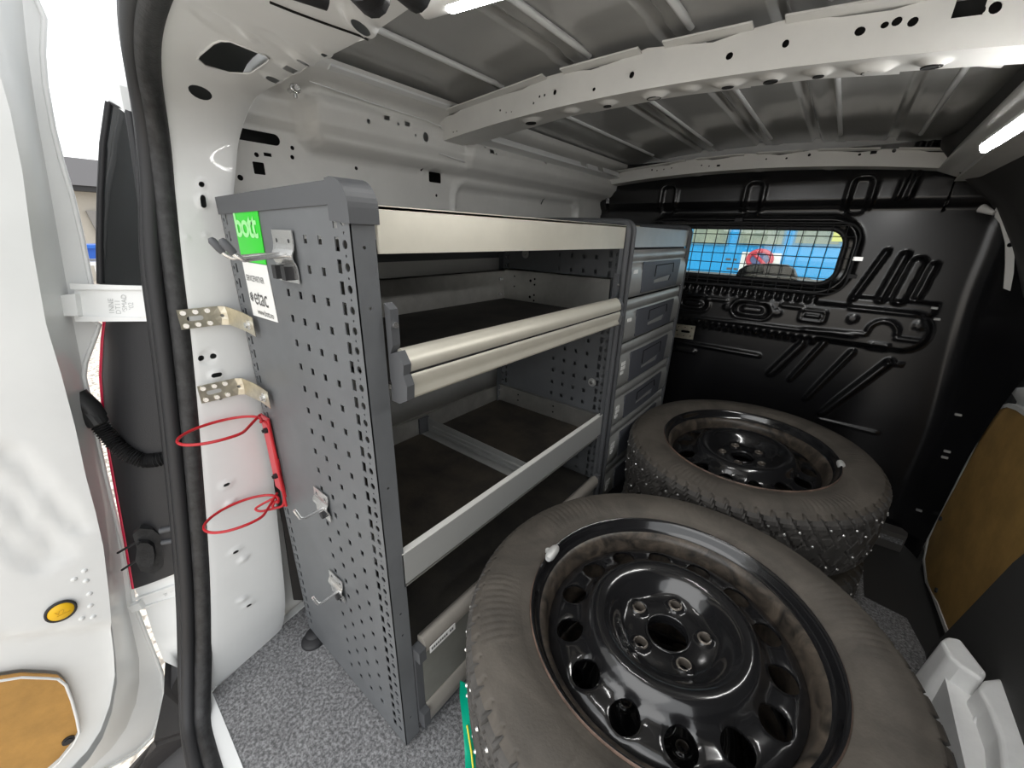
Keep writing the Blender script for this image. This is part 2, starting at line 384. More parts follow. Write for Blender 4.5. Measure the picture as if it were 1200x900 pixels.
# ---- left wall (upper part pressed, with holes)
def lwall(U, V):     # U = y, V = z
    x = -.905+0*U
    x = x+.052*up(sbox(U, V, 1.35, 1.146, .90, .043, .022), .014)+.010*up(np.abs(V-1.16)-.03, .008)        # cantrail
    x = x+.012*up(sbox(U, V, 1.6, 1.143, .74, .026, .02), .012)
    x = x+.10*ss((V-1.175)/.05)                                     # turns in towards the roof
    d = sbox(U, V, 1.22, 1.00, .34, .072, .035)
    x = x-.020*up(d, .014)+.008*np.exp(-((d-.014)/.007)**2)
    d = sbox(U, V, .30, .98, .12, .10, .04)
    x = x+.030*up(U-.33, .05)*0
    x = x+.012*np.exp(-((V-1.02)/.01)**2)*up(.9-U, .03)*0
    x = x-.02*ss((.96-V)/.3)
    return P3(x, U, V)
def wl(px, py): p = at(px, py, 0, -.9); return (p[1], p[2])
holes = [rrect(.368,1.105,.040,.0098,.0096)]
holes += [circ(*wl(302,181), .0042), rect(*wl(315,181), .007,.003), circ(*wl(344,173),.004), circ(*wl(344,184),.004), rrect(*wl(305,197),.010,.0105,.002), circ(*wl(283,208),.005),
          rrect(wl(511,204)[0],wl(511,204)[1]-.008,.021,.0125,.004), circ(*wl(419,197),.004), circ(*wl(513,229),.004), circ(*wl(495,199),.003), rrect(*wl(641,236),.004,.010,.003)]
cl = lambda px, py: tuple(at(px, py, 0, -.865)[1:])
holes += [circ(*cl(425,144),.0045), rect(*cl(446,140),.007,.004), circ(*cl(460,147),.003), rect(*cl(470,147),.007,.004), circ(*cl(480,160),.003), circ(*cl(492,162),.0085,14,.010)]
cl = lambda px, py: tuple(at(px, py, 0, -.84)[1:])
holes += [circ(*cl(567,173),.003), rect(*cl(574,178),.009,.005), circ(*cl(579,181),.003), circ(*cl(639,189),.007,14,.009), circ(*cl(625,181),.003), circ(*cl(655,190),.003), circ(*cl(651,197),.003), rect(*cl(716,209),.012,.005), circ(*cl(728,205),.004), circ(*cl(721,211),.003)]
m = MB(); m.sheet([(.24,.55),(1.80,.55),(1.80,1.235),(.24,1.235)], holes, lwall, (-.001,0,0), step=.009, smooth=True)
m.sheet([(.24,-.02),(1.80,-.02),(1.80,.55),(.24,.55)], [], lwall, step=.05, smooth=True)
m.build('wall_left', WHITEIN, kind='structure')
m = MB()   # welded-on roof edge flange strips and the drip of sealer
for a, b in ((.47,.76),):
    m.prism([(-.845,a,1.205),(-.845,b,1.205),(-.80,b,1.222),(-.80,a,1.222)], (0,0,.004))
for a, b, x in ((.90,1.38,-.795),(1.42,1.50,-.79),(1.53,1.66,-.78)):
    m.prism([(x,a,1.176),(x,b,1.176),(x-.006,b,1.192),(x-.006,a,1.192)], (-.004,0,0))
m.prism([(-.855,.88,1.172),(-.855,1.72,1.172),(-.795,1.70,1.176),(-.795,.90,1.176)], (0,0,.004))
for L_ in (((362,95),(385,103),(440,122),(500,141),(523,151)),((508,150),(507,168),(515,180),(545,190))):
    m.tube([at(a, b, 0, -.848) for a, b in L_], .0012, 5)
m.build('trim_9', WHITE, kind='structure', label='pale flange strips along the left roof edge')

m = MB(); m.box((-.950,.27,.90),(-.948,1.80,1.24)); m.build('trim_21', HOLE, kind='structure', label='added near-black sheet painting the shade behind the left wall holes')  # sheet added in near-black so the wall cutouts show dark
# ---- bulkhead (wall_front)
BX0, BX1 = -.93, .44
WX0, WX1, WZ0, WZ1 = -.64, -.006, .818, .992
wcx, wcz, whx, whz = (WX0+WX1)/2, (WZ0+WZ1)/2, (WX1-WX0)/2, (WZ1-WZ0)/2
def bulk(U, V):
    h = 0*U
    h = h+.022*up(1.072-V, .02)                                   # the upper panel stands proud
    h = h+.010*np.exp(-((V-1.066)/.006)**2)
    for cx in (-.90,-.603,-.300,-.005):
        d = sbox(U, V, cx, 1.09, .030, .058, .022); h = h+.012*np.exp(-(d/.0055)**2)*up(1.055-V, .02)-.008*up(d+.008, .008)
    for cx in (.088,.112): h = h+.014*np.exp(-((U-cx-.1*(V-1.12))/.006)**2)*up(1.08-V, .02)
    h = h-.03*ss((V-1.13)/.08)
    d = sbox(U, V, wcx, wcz, whx, whz, .05)
    h = h+.018*np.exp(-((d-.030)/.010)**2)-.012*up(d-.014, .012)
    # castellated bands
    for zc, x0, x1, s_ in ((.762,-.62,-.03,.030),(.620,-.62,.0,.026)):
        t = np.abs(((U/s_) % 1)-.5)
        h = h+.012*up(np.abs(V-zc)-.011, .008)*up((t-.26)*s_, .006)*up(x0-U, .01)*up(U-x1, .01)
    # the horizontal beam
    lim = sbox(U, V, -.25, .69, .52, .062, .055); h = h+.016*up(lim, .016)
    h = h+.008*np.exp(-((V-.647-.02*(U+.4))/.004)**2)*up(U-.10, .02)*up(lim-.01, .01)
    for cx, cz, hx, hz, am in ((-.44,.702,.055,.022,1),(-.225,.703,.058,.024,1)):
        d = sbox(U, V, cx, cz, hx, hz, hz); h = h-.020*up(d, .010)+.006*np.exp(-((d-.010)/.004)**2)
        d = sbox(U, V, cx, cz-.001, hx*.62, hz*.5, hz*.5); h = h+.012*up(d, .006)
    d = sbox(U, V, -.033, .708, .038, .022, .006); h = h+.006*up(d, .006)-.009*up(d+.009, .006)+.008*up(d+.014, .005)
    for cx, cz, r in ((-.308,.704,.013),(-.140,.705,.014),(.076,.714,.014),(.240,.716,.014)):
        d = np.hypot(U-cx, V-cz)-r; h = h+.004*up(d, .004)
    for cx, cz, hx in ((-.35,.728,.04),(-.20,.730,.01),(-.10,.732,.035)):
        d = sbox(U, V, cx, cz, hx, .0045, .004); h = h+.006*up(d, .005)
    # right hump and tail of the beam
    d = np.hypot(U-.160, V-.682)-.036; h = h+.010*np.exp(-(d/.004)**2)*up(.676-V, .006)-.0*d
    h = h+.009*np.exp(-((V-.668)/.004)**2)*up(.195-U, .006)*up(U-.26, .01)
    h = h+.009*np.exp(-((V-.655-.06*(U+.1))/.004)**2)*up(U-.125, .01)*up(-.05-U, .02)
    d = sbox(U, V, .165, .632, .022, .010, .003); h = h+.006*np.exp(-(d/.003)**2)
    d = sbox(U, V, .16, .765, .105, .020, .01); h = h+.012*up(d, .010)
    # straight low grooves
    d = sbox(U, V, -.38, .530, .22, .006, .005); h = h+.010*up(d, .008)
    d = sbox(U, V, -.44, .498, .045, .008, .006); h = h+.008*up(d, .008)
    # diagonal ribs, running down from the beam
    for (a, b, c, e, r, am) in ((-.040,.600,-.110,.470,.011,.012),(.022,.618,-.045,.46,.006,.010),(.105,.60,.02,.40,.007,.012),(.205,.585,.080,.36,.010,.014),
                                (.105,.93,.060,.78,.006,.014),(.150,.92,.128,.785,.010,.014),(.186,.90,.172,.79,.016,.016),(.222,.895,.212,.80,.008,.012),(.03,.955,-.0,.9,.006,.0)):
        h = h+am*up(scap(U, V, a, b, c, e, r), .010)
    h = h+.006*up(sbox(U, V, .215, .583, .022, .005, .003), .004)
    h = h+.007*np.exp(-((V-.333)/.0035)**2)*up(np.abs(U-.16)-.085, .01)
    h = h+.010*up(sbox(U, V, -.25, .15, .45, .06, .04), .02)
    rr = np.clip((U-.30-.05*ss((.9-V)/.6))/.12, 0, 1)
    Y = 1.775-h-.20*rr**2.2
    return P3(U-.012*ss((V-.9)/.3)*(U > .2), Y, V)
U = np.arange(BX0, BX1, .0055); V = np.arange(-.03, 1.235, .0055)
UU, VV = np.meshgrid((U[:-1]+U[1:])/2, (V[:-1]+V[1:])/2)
kp = sbox(UU, VV, wcx, wcz, whx, whz, .05) > 0
m = MB(); m.grid(U, V, bulk, kp); wf = m.build('wall_front', BLACKP, kind='structure')
m = MB()   # window rubber rim
m.tube([(u, 1.765, v) for u, v in rrect(wcx, wcz, whx+.003, whz+.003, .052, 10)], .008, 8, closed=True)
m.build('window_1', PLAST, kind='structure')
gm = bpy.data.materials.new('window_glass'); gm.use_nodes = True; N = gm.node_tree
for n in list(N.nodes):
    if n.type == 'BSDF_PRINCIPLED': N.nodes.remove(n)
tr = N.nodes.new('ShaderNodeBsdfTransparent'); gl = N.nodes.new('ShaderNodeBsdfGlossy'); gl.inputs['Roughness'].default_value = .02
tr.inputs[0].default_value = (.9,.95,.93,1)
mx = N.nodes.new('ShaderNodeMixShader'); mx.inputs[0].default_value = .06
N.links.new(tr.outputs[0], mx.inputs[1]); N.links.new(gl.outputs[0], mx.inputs[2]); N.links.new(mx.outputs[0], N.nodes['Material Output'].inputs[0])
m = MB(); m.prism([(u, 1.774, v) for u, v in rrect(wcx, wcz, whx, whz, .05, 8)], (0,.003,0))
m.build('pane', gm, bpy.data.objects['window_1'])
# grille in front of the window
gr = empty('window_grille', (wcx, 1.735, WZ0-.02), 'black welded wire grille screwed over the bulkhead window', 'grille')
m = MB(); gx = np.arange(-.665, .025, .0385)
for i, x in enumerate(gx): m.tube([(x, 1.742, .792), (x, 1.742, .9), (x+.002, 1.742, 1.008)], .0016, 6)
for z in np.arange(.803, 1.008, .0335): m.tube([(-.668, 1.739, z), (-.3, 1.739, z), (.016-.02*max(0, (z-.97)*20), 1.739, z)], .0016, 6)
m.build('wire_mesh', PLAST, gr, kind='stuff')
m = MB(); m.tube([(u, 1.741, v) for u, v in rrect(-.322, .899, .352, .113, .05, 8)], .0032, 8, closed=True); m.build('border_wire', PLAST, gr)
for x, z in ((.040,.905),(-.33,1.02),(.04,.85)):
    m = MB(); m.box((x-.012,1.738,z-.006),(x+.012,1.752,z+.006)); m.cyl((x+.004,1.738,z),(0,-.004,0),.0045,12); m.build('clip', STEEL if x > 0 and z > .9 else PLAST, gr)
# metal fixing strap by the drawer unit on the bulkhead
m = MB(); m.sheet([(-.51,.565),(-.40,.565),(-.40,.632),(-.51,.632)], [rrect(-.435,.600,.018,.006,.006), circ(-.47,.600,.004)]+[circ(-.465+.026*i, .58+.04*j, .0028, 8) for i in range(3) for j in range(2)],
    lambda u, v: P3(u, 1.715+0*u, .560+(v-.565)*.85+.2*(u+.45)*.2), (0,.003,0))
m.box((-.50,1.54,.575),(-.497,1.717,.615))
m.build('fixing_strap', ZINC, label='small perforated zinc strap between drawer unit and black bulkhead', cat='bracket')

# ---- right wall with sliding door
def rx(z): return np.interp(z, [-.1,0,.5,.65,.8,.95,1.05,1.12,1.2], [.475,.47,.475,.465,.43,.36,.30,.22,.15])
def rwall(U, V):
    x = rx(V); x = x-.02*np.exp(-((U-1.66)/.03)**2)+.02*up(sbox(U, V, 1.50, .72, .05, .10, .02), .01)-.012*up(sbox(U, V, 1.50, .72, .022, .075, .01), .006)
    return P3(x, U, V)
m = MB(); m.grid(np.linspace(.0, 1.86, 150), np.linspace(-.10, 1.22, 110), rwall); m.build('wall_right', TRIMP, kind='structure')
door = empty('door_1', (.46, 1.5, 0)); door['kind'] = 'structure'; tag(door, 'closed sliding door in the right side wall, white with a hardboard lining')
dpx = [(1230,505),(1206,490),(1193,481),(1182,477),(1171,480),(1158,497),(1142,527),(1120,570),(1100,607),(1089,632),(1084,655),(1087,680),(1097,708),(1109,740),(1150,820),(1260,760)]
dp = [at(a, b, 0, .447)[1:] for a, b in dpx]
m = MB(); m.sheet([tuple(p) for p in dp], [], lambda u, v: P3(.447+0*u, u, v), (.004,0,0)); m.build('hardboard_lining', TAN, door)
m = MB(); rim = [np.array((.444, p[0]+.0, p[1])) for p in dp[:-1]]
V = []; Fc = []
for i, p in enumerate(rim):
    a = rim[max(i-1,0)]; b = rim[min(i+1,len(rim)-1)]; t = b-a; t /= np.linalg.norm(t); n_ = np.array([0, -t[2], t[1]])
    if n_[1] < 0 and i > 5: n_ = -n_
    if i <= 5 and n_[2] < 0: n_ = -n_
    V += [p-n_*.001, p+n_*.010, p+n_*.012+np.array([.02,0,0])]
for i in range(len(rim)-1): Fc += [(3*i,3*i+1,3*i+4,3*i+3),(3*i+1,3*i+2,3*i+5,3*i+4)]
m.add(V, Fc); m.build('door_frame_edge', WHITEIN, door)
p = [at(a, b, 0, .452)[1:] for a, b in ((1172,480),(1160,497),(1150,490),(1160,472),(1176,473),(1183,457),(1240,450),(1240,520),(1200,488),(1184,476))]
m = MB(); m.sheet([tuple(q) for q in p], [], lambda u, v: P3(.455+.012*np.sin(v*60), u, v), (.01,0,0), step=.02, smooth=True); m.build('inner_frame', WHITEIN, door)
for a, b in ((1153,504),(1103,608),(1098,692)):
    q = at(a, b, 0, .444); m = MB(); m.cyl(q, (-.004,0,0), .007, 14); m.build('plug', PLAST, door)
# inner white pillar metal seen behind the trim
pp = [at(a, b, 1, 1.66)[[0, 2]] for a, b in ((1192,217),(1180,226),(1166,246),(1166,255),(1172,262),(1178,285),(1178,310),(1176,338),(1184,341),(1188,320),(1190,280))]
m = MB(); m.sheet([tuple(q) for q in pp], [circ(*at(1184,287,1,1.66)[[0,2]], .006, 10), circ(*at(1184,277,1,1.66)[[0,2]], .004, 10)], lambda u, v: P3(u, 1.66+0*u, v), (0,.004,0)); m.build('trim_10', WHITEIN, kind='structure', label='pale inner pillar metal in the upper right corner')
p0 = at(1150,244,1,1.64); p1 = at(1165,250,1,1.62); m = MB(); m.tube([p0, p1], [.011,.005], 10); m.build('trim_11', WHITEIN, kind='structure', label='pale tapered stub below the right roof rail')
for a, b in ((1123,486),(1110,529),(1107,536),(1077,598),(1095,361),(1098,374)):
    q = at(a, b, 1, 1.66 if a > 1100 else 1.70); m = MB(); m.box(q-np.array([.007,.003,.003]), q+np.array([.007,.003,.003])); m.build('clip', ALUG, wf)
# right roof rail
def railp(a, b, x): return at(a, b, 0, x)
m = MB(); zr = lambda y: 1.165+.0*y
m.extrude([(.135,1.150),(.150,1.195),(.30,1.225),(.32,1.13),(.20,1.125)], .25, 1.74, lambda p, q, t: (p+.015*(t-.8), t, q), True)
m.extrude([(.152,1.118),(.158,1.139),(.30,1.150),(.30,1.115)], .25, 1.70, lambda p, q, t: (p+.04*(t-.8), t, q))
m.build('trim_12', WHITEIN, kind='structure', label='pale right roof rail along the ceiling edge')

# ---- right rear lining (black, beside the near wheel)
m = MB(); q = [(1.195,0),(1.19,.06),(1.12,.36),(1.02,.62),(.6,.80),(.0,.85),(.0,0)]
m.sheet([tuple(p) for p in q], [], lambda u, v: P3(.405+.03*v, u, v), (.012,0,0), step=.08, smooth=True)
m.build('trim_13', TRIMP, kind='structure', label='charcoal lining panel on the right rear side wall')

# ================================================================= REAR OPENING RING
ZO = [-.16,-.03,.22,.49,.72,.90,1.03]
def yo(z): return np.interp(z, ZO, [.020,.045,.100,.142,.175,.197,.207])
outer = [(-.850,yo(z),z) for z in (-.10,-.03,.05,.15,.3,.5,.7,.85,.98,1.04)]+[(-.838,.209,1.085),(-.800,.202,1.130),(-.735,.192,1.150),(-.65,.180,1.158),(-.566,.172,1.162),(-.4,.160,1.166),(-.2,.155,1.168),(.1,.165,1.162),(.25,.18,1.15)]
inner = [(-.852,.150,-.10),(-.880,.205,-.015),(-.876,.222,.03),(-.86,.232,.12),(-.853,.246,.3),(-.850,.262,.5),(-.850,.27,.7),(-.850,.278,.85),(-.850,.288,.98),(-.850,.302,1.04)]+[(-.852,.316,1.085),(-.850,.333,1.122),(-.825,.345,1.150),(-.74,.340,1.152),(-.63,.333,1.152),(-.48,.328,1.152),(-.25,.312,1.156),(.1,.32,1.152),(.25,.33,1.14)]
O = np.array(outer); I = np.array(inner)
dist = np.r_[0, np.cumsum(np.linalg.norm(np.diff((O+I)/2, axis=0), axis=1))]; SL = dist[-1]; RWD = .1
def cr(P, s):
    s = np.clip(np.asarray(s, float), 0, SL-1e-6); k = np.clip(np.searchsorted(dist, s, side='right')-1, 0, len(dist)-2)
    t = ((s-dist[k])/(dist[k+1]-dist[k]))[..., None]
    g = lambda i: P[np.clip(i, 0, len(P)-1)]
    p0, p1, p2, p3 = g(k-1), g(k), g(k+1), g(k+2)
    return .5*((2*p1)+(p2-p0)*t+(2*p0-5*p1+4*p2-p3)*t**2+(3*p1-p0-3*p2+p3)*t**3)
CEN = np.array([-.4,.35,.55])
def ring(U, V):       # U along, V across 0..RWD (0 = seal side)
    t = np.clip(V/RWD, 0, 1)[..., None]; A = cr(O, U); B = cr(I, U); p = A+(B-A)*t
    tv = cr(O, U+.01)-cr(O, U-.01); n_ = np.cross(B-A, tv); n_ /= np.linalg.norm(n_, axis=-1)[..., None]+1e-9
    bul = (.0035*np.sin(np.clip(t, 0, 1)*PI)**.5)
    sgn = np.sign(np.sum(n_*(CEN-p), -1))[..., None]
    p = p+n_*sgn*bul
    for (cu, cv, r, am) in RINGB:
        d = np.hypot(U-cu, (V-cv)*1.0)-r; p = p+n_*sgn*(am*(up(d, .006) if r > .0045 else up(d, .004)))[..., None]
    return p
RINGB = []
gu, gv = np.meshgrid(np.linspace(.02, SL-.02, 700), np.linspace(.0, RWD, 80)); GP = proj(ring(gu, gv))
def onring(px, py):
    d = np.hypot(GP[..., 0]-px, GP[..., 1]-py); k = np.unravel_index(np.argmin(d), d.shape); return float(gu[k]), float(gv[k])
def ringhole(px, py, hu, hv, rot=0, round_=True):
    u, v = onring(px, py); pr = rrect(u, v, hu, hv, min(hu, hv)*.98, 4) if round_ else rrect(u, v, hu, hv, min(hu,hv)*.25, 2)
    return [(a, min(max(b, .004), RWD-.004)) for a, b in rotp(pr, (u, v), rot)]
rh = []
for px, py, hu, hv, rd in [(236,217,.0045,.0045,1),(238,237,.0085,.0045,1),(236,421,.0045,.005,1),(250,418,.0045,.005,1),(254,440,.0045,.0085,1),(259,467,.003,.003,1),(245,700-54,.0035,.0035,1),(276,647,.0035,.004,1),(292,709,.0035,.0035,1),
                        (235,108,.012,.012,1),(320,92,.010,.0075,1),(340,80,.007,.0065,0),(355,70,.004,.006,1),(381,62,.0045,.0035,1),(422,26,.009,.009,1),(265,568,.003,.0045,1)]:
    rh.append(ringhole(px, py, hu, hv, 0, rd))
# the big trapezoid opening in the header
big = [onring(a, b) for a, b in ((231,68),(233,64),(249,50),(258,47),(270,48),(312,64),(316,68),(314,72),(294,84),(284,86),(268,84),(240,76))]
rh.append(big)
for px, py, r, am in [(243,418,.012,-.002),(254,440,.011,.002),(265,568,.009,.002),(270,590,.006,.004),(285,655,.006,.004),(284,702,.006,.004),(276,645,.008,.002),(292,708,.008,.002),(257,28,.018,-.0012),(325,50,.016,-.0012),(291,43,.006,.003),(422,26,.016,.005),(355,70,.012,.004),(340,80,.010,.003),(381,62,.009,.0025),(320,92,.012,.002),(237,237,.010,.002),(236,217,.008,.0015),(219,277,.0035,.002),(241,277,.0035,.002)]:
    u, v = onring(px, py); RINGB.append((u, v, r, am))
m = MB(); m.sheet([(0,0),(SL,0),(SL,RWD),(0,RWD)], rh, ring, step=.0045, smooth=True)
# returns: from the inner edge outwards to the wall and from the outer edge to the seal flange
n_ = 90; S = np.linspace(0, SL, n_); A = ring(S, 0*S+RWD); B = A.copy()
side = A[:, 2] < 1.09
B[:, 0] = np.where(side, A[:, 0]-.06, A[:, 0]); B[:, 1] += np.where(side, .012, .004); B[:, 2] += np.where(side, 0, .06)
m.add(np.r_[A, B], [(i, i+1, n_+i+1, n_+i) for i in range(n_-1)], True)
A = ring(S, 0*S); B = A.copy(); B[:, 0] -= np.where(side, .05, 0); B[:, 1] -= .006; B[:, 2] += np.where(side, 0, .06)
m.add(np.r_[A, B], [(i, i+1, n_+i+1, n_+i) for i in range(n_-1)], True)
m.build('trim_14', WHITE, kind='structure', label='white rear door pillar and header round the opening')
m = MB(); m.tube([p+np.array([0,0,-.0006]) for p in ring(np.array([b[0] for b in big]), np.array([b[1] for b in big]))], .0012, 6, closed=True); m.build('trim_22', WHITE, kind='structure', label='thin rolled lip round the big header opening')
# cavity behind the holes so that they read as a hollow box section
m = MB(); gu2 = np.linspace(.02, SL-.02, 80)
m.grid(gu2, np.linspace(.004, RWD-.004, 5), lambda u, v: ring(u, v)+np.stack([np.where(ring(u, v)[..., 2] < 1.10, -.045, 0), 0*u, np.where(ring(u, v)[..., 2] < 1.10, 0, .045)], -1))
m.build('trim_15', mat('cavity_grey', (.16,.17,.17), .6), kind='structure', label='inner skin of the hollow pillar and header')
# header seam line and dark handles
m = MB(); pts = [ring(np.array([onring(a, b)[0]]), np.array([onring(a, b)[1]]))[0] for a, b in ((316,2),(345,13),(380,26),(410,37),(424,41),(431,40))]
m.tube([p+np.array([0,0,-.001]) for p in pts], .0011, 6); m.build('trim_16', HOLE, kind='structure', label='dark seam line in the header')
for k, (pa, pb, r_) in enumerate((((332,-20),(382,-3),.0085), ((418,-28),(438,-5),.015), ((470,-26),(490,-8),.013))):
    p0 = at(*pa, 2, 1.128); p1 = at(*pb, 2, 1.128)
    m = MB(); m.tube([p0, (p0+p1)/2, p1, p1+(p1-p0)*.05], [r_, r_, r_, r_*.6], 14)
    m.build('buffer', PLAST, label=('black rubber lock buffer under the header, leftmost of three', 'black rubber lock buffer under the header, middle of three', 'black rubber lock buffer under the header, rightmost of three')[k], cat='buffer', group='rubber buffers on the rear header')

# weather seal: two ribs round the opening
def sealpath(off):
    pts = []
    for s_ in np.linspace(0, SL, 90):
        a = cr(O, np.array([s_]))[0]; sd = 1-ss((a[2]-1.05)/.09)
        # outward direction: -x on the sides, +z on top
        out = np.array([-sd*1.0, 0, (1-sd)*.9]); out /= np.linalg.norm(out)
        b = ss((.05-a[2])/.15)
        f_ = 1-.55*ss((a[2]-.85)/.25); pts.append(a+out*off[0]*f_+np.array([0,-1.,0])*off[1]*f_+np.array([.03*0,-.0,0])*b)
    # bottom corner, turning in under the camera
    k0 = next(i for i, q_ in enumerate(pts) if q_[2] > .10)
    low = [at(a, b, 2, -.012)+np.array([-off[0]*.3, -off[1]*.9, 0]) for a, b in ((330,1060),(290,990),(268,930),(256,893),(248,862),(243,838))]
    pts = pts[k0:]
    return low+pts
seal = empty('weather_seal', (-.86,.1,0), 'black double-ribbed rubber weather seal round the rear opening', 'seal')
def spline(P, n):
    P = np.array(P); d = np.r_[0, np.cumsum(np.linalg.norm(np.diff(P, axis=0), axis=1))]; t = np.linspace(0, d[-1], n)
    Q = np.stack([np.interp(t, d, P[:, i]) for i in range(3)], -1)
    for _ in range(3): Q[1:-1] = (Q[:-2]+2*Q[1:-1]+Q[2:])/4
    return Q
m = MB(); m.tube(spline(sealpath((.012,.010)), 130), .0150, 12); m.build('inner_rib', RUB, seal)
m = MB(); m.tube(spline(sealpath((.022,.034)), 130), .0120, 12); m.tube(spline(sealpath((.040,.040)), 130), .0085, 10); m.build('outer_rib', PLAST, seal)

# brown-black trim behind the pillar
m = MB(); tp = [(.262,.66),(.262,.30),(.250,.075),(.285,.045),(.36,.045),(.40,.66)]
m.sheet(tp, [], lambda u, v: P3(-.868+.006*np.sin((u-.25)*20), u, v), (-.004,0,0), step=.03, smooth=True)
m.prism([(-.866,.295,.16),(-.862,.345,.16),(-.862,.345,.42),(-.866,.295,.42)], (.0015,0,0))
m.build('trim_17', BROWNP, kind='structure', label='brown-black plastic side trim between pillar and shelf rack')

# ================================================================= LEFT REAR DOOR
XD0, XD1 = -.915, -.985
ldoor = empty('door_2', (-.96,.0,0)); ldoor['kind'] = 'structure'; tag(ldoor, 'white rear door swung open at the left edge, with hardboard inset')
def D(pts, x): return [tuple(at(a, b, 0, x)[1:]) for a, b in pts]
# far edges (toward the hinge) as seen, closed far outside the frame
face_e = [(-25,-60),(-8,60),(12,130),(26,200),(38,290),(54,380),(72,440),(88,500),(101,560),(112,600),(121,640),(127,690),(131,734),(136,775),(137,800),(131,835),(120,865),(104,890),(80,915),(40,940)]
side_e = [(20,-60),(32,60),(42,130),(58,220),(72,300),(86,380),(98,440),(110,495),(121,545),(131,590),(141,650),(149,711),(157,745),(163,772),(163,800),(159,825),(148,853),(130,878),(105,902),(60,940)]
out_e = [(34,-60),(42,0),(52,22),(50,62),(53,100),(62,150),(72,190),(85,232),(96,280),(106,330),(108,350),(104,372),(116,380),(112,392),(100,424),(98,440),(104,468),(114,515),(124,560),(139,620),(151,666),(156,703),(168,735),(180,765),(189,787),(192,810),(189,832),(178,862),(160,880),(128,897),(90,915),(50,945)]
F0 = np.array([at(a, b, 0, XD0) for a, b in face_e]); F1 = np.array([at(a, b, 0, XD1) for a, b in side_e]); F2 = np.array([at(a, b, 0, XD1) for a, b in out_e])
botz = F0[-1][2]
def closed(F, x): return [(p[1], p[2]) for p in F]+[(-.60, F[-1][2]-.10), (-.60, F[0][2]+.02)]
inset = D([(-60,815),(-20,803),(0,797),(25,793),(55,794),(68,795),(77,802),(84,820),(90,842),(93,858),(86,872),(70,892),(55,905),(30,925),(-60,960)], XD0)
def dface(U, V):
    x = XD0+0*U
    # pressed swell below the button, folds above it
    a = at(30, 770, 0, XD0); b = at(110, 735, 0, XD0)
    for (p_, q_, r, am) in (((-10,560),(70,650),.012,-.006), ((10,530),(90,620),.010,-.006), ((-20,610),(50,665),.010,-.005)):
        c0 = at(*p_, 0, XD0); c1 = at(*q_, 0, XD0); x = x+am*up(scap(U, V, c0[1], c0[2], c1[1], c1[2], r), .014)
    c0 = at(-20, 745, 0, XD0); c1 = at(115, 730, 0, XD0); d = (V-(c0[2]+(c1[2]-c0[2])*(U-c0[1])/(c1[1]-c0[1])))
    x = x-.020*ss((-d)/.035)
    e = sbox(U, V, -.60, .55, .575, 1.2, .02); 
    return P3(x, U, V)
btn = at(71, 715, 0, XD0)
m = MB(); m.sheet(closed(F0, XD0), [inset], dface, step=.012, smooth=True)
# rounded side between face and flange
k = 5; n0 = len(F0); V = []
def resamp(P, n):
    d = np.r_[0, np.cumsum(np.linalg.norm(np.diff(P, axis=0), axis=1))]; t = np.linspace(0, d[-1], n); return np.stack([np.interp(t, d, P[:, i]) for i in range(3)], -1)
R0 = F0; R1 = F1
rows = []
for j in range(k+1):
    t = j/k; rows.append(R0+(R1-R0)*np.array([t, t**1.15, t**1.15]))
m.add(np.concatenate(rows), [(j*n0+i, j*n0+i+1, (j+1)*n0+i+1, (j+1)*n0+i) for j in range(k) for i in range(n0-1)], True)
m.build('inner_panel', WHITE, ldoor)
m = MB(); 
G = resamp(F1, 60); H = resamp(F2, 60)
m.sheet([(p[1], p[2]) for p in F2]+[(-.60, F2[-1][2]-.1), (-.60, F2[0][2])], [], lambda u, v: P3(XD1-.001, u, v), (-.012,0,0), step=.03)
m.tube([p+np.array([.004,0,0]) for p in F2], .0035, 8)
m.build('outer_skin', WHITE, ldoor)
m = MB(); m.sheet(inset, [], lambda u, v: P3(XD0-.008+0*u, u, v), (-.003,0,0)); hb = m.build('hardboard_inset', TAND, ldoor)
c = at(80, 867, 0, XD0-.008); m = MB(); m.cyl(c, (.003,0,0), .0085, 18); m.cyl(c, (.005,0,0), .005, 18); m.build('plug', PLAST, hb)
m = MB(); m.tube([(XD0+.002,p[0],p[1]) for p in inset], .0022, 6, closed=True); m.build('inset_edge', WHITE, ldoor)
m = MB(); m.lathe([(0,.0),(.0185,.0),(.0195,.002),(.0195,.005),(.0165,.006),(.015,.003)], 28); 
ring_o = m.build('button_surround', PLAST, ldoor, local=True)
m = MB(); m.lathe([(.0162,.0045),(.0150,.0062),(.004,.0066),(0,.0067)], 28); bt = m.build('yellow_button', YEL, ldoor, local=True)
Rm = Matrix.Rotation(PI/2, 4, 'Y')
for o_ in (ring_o, bt): o_.matrix_world = Matrix.Translation(Vector(btn)) @ Rm; 
for o_ in (ring_o, bt):
    mwx = Matrix.Translation(Vector(btn)) @ Rm; o_.matrix_parent_inverse = Matrix.Translation(-Vector(ldoor.location)); o_.matrix_basis = mwx
m = MB()
text_mb(m, 'V2', .011, lambda x, y: (btn[0]+.0072, btn[1]+(x-.007), btn[2]+(y-.003)), 1.); m.box((btn[0]+.006,btn[1]-.006,btn[2]-.0055),(btn[0]+.0072,btn[1]+.010,btn[2]-.0045))
m.build('button_mark', mat('button_mark_ochre', (.60,.33,.005), .4), ldoor)
for a, b in ((99,669),(87,679),(101,681),(105,696),(106,710),(96,725),(109,723)):
    q = at(a, b, 0, XD0); m = MB(); m.lathe([(0,.0022),(.003,.0018),(.0045,0)], 12); o_ = m.build('dimple', WHITE, ldoor, local=True)
    o_.matrix_parent_inverse = Matrix.Translation(-Vector(ldoor.location)); o_.matrix_basis = Matrix.Translation(Vector(q)) @ Rm

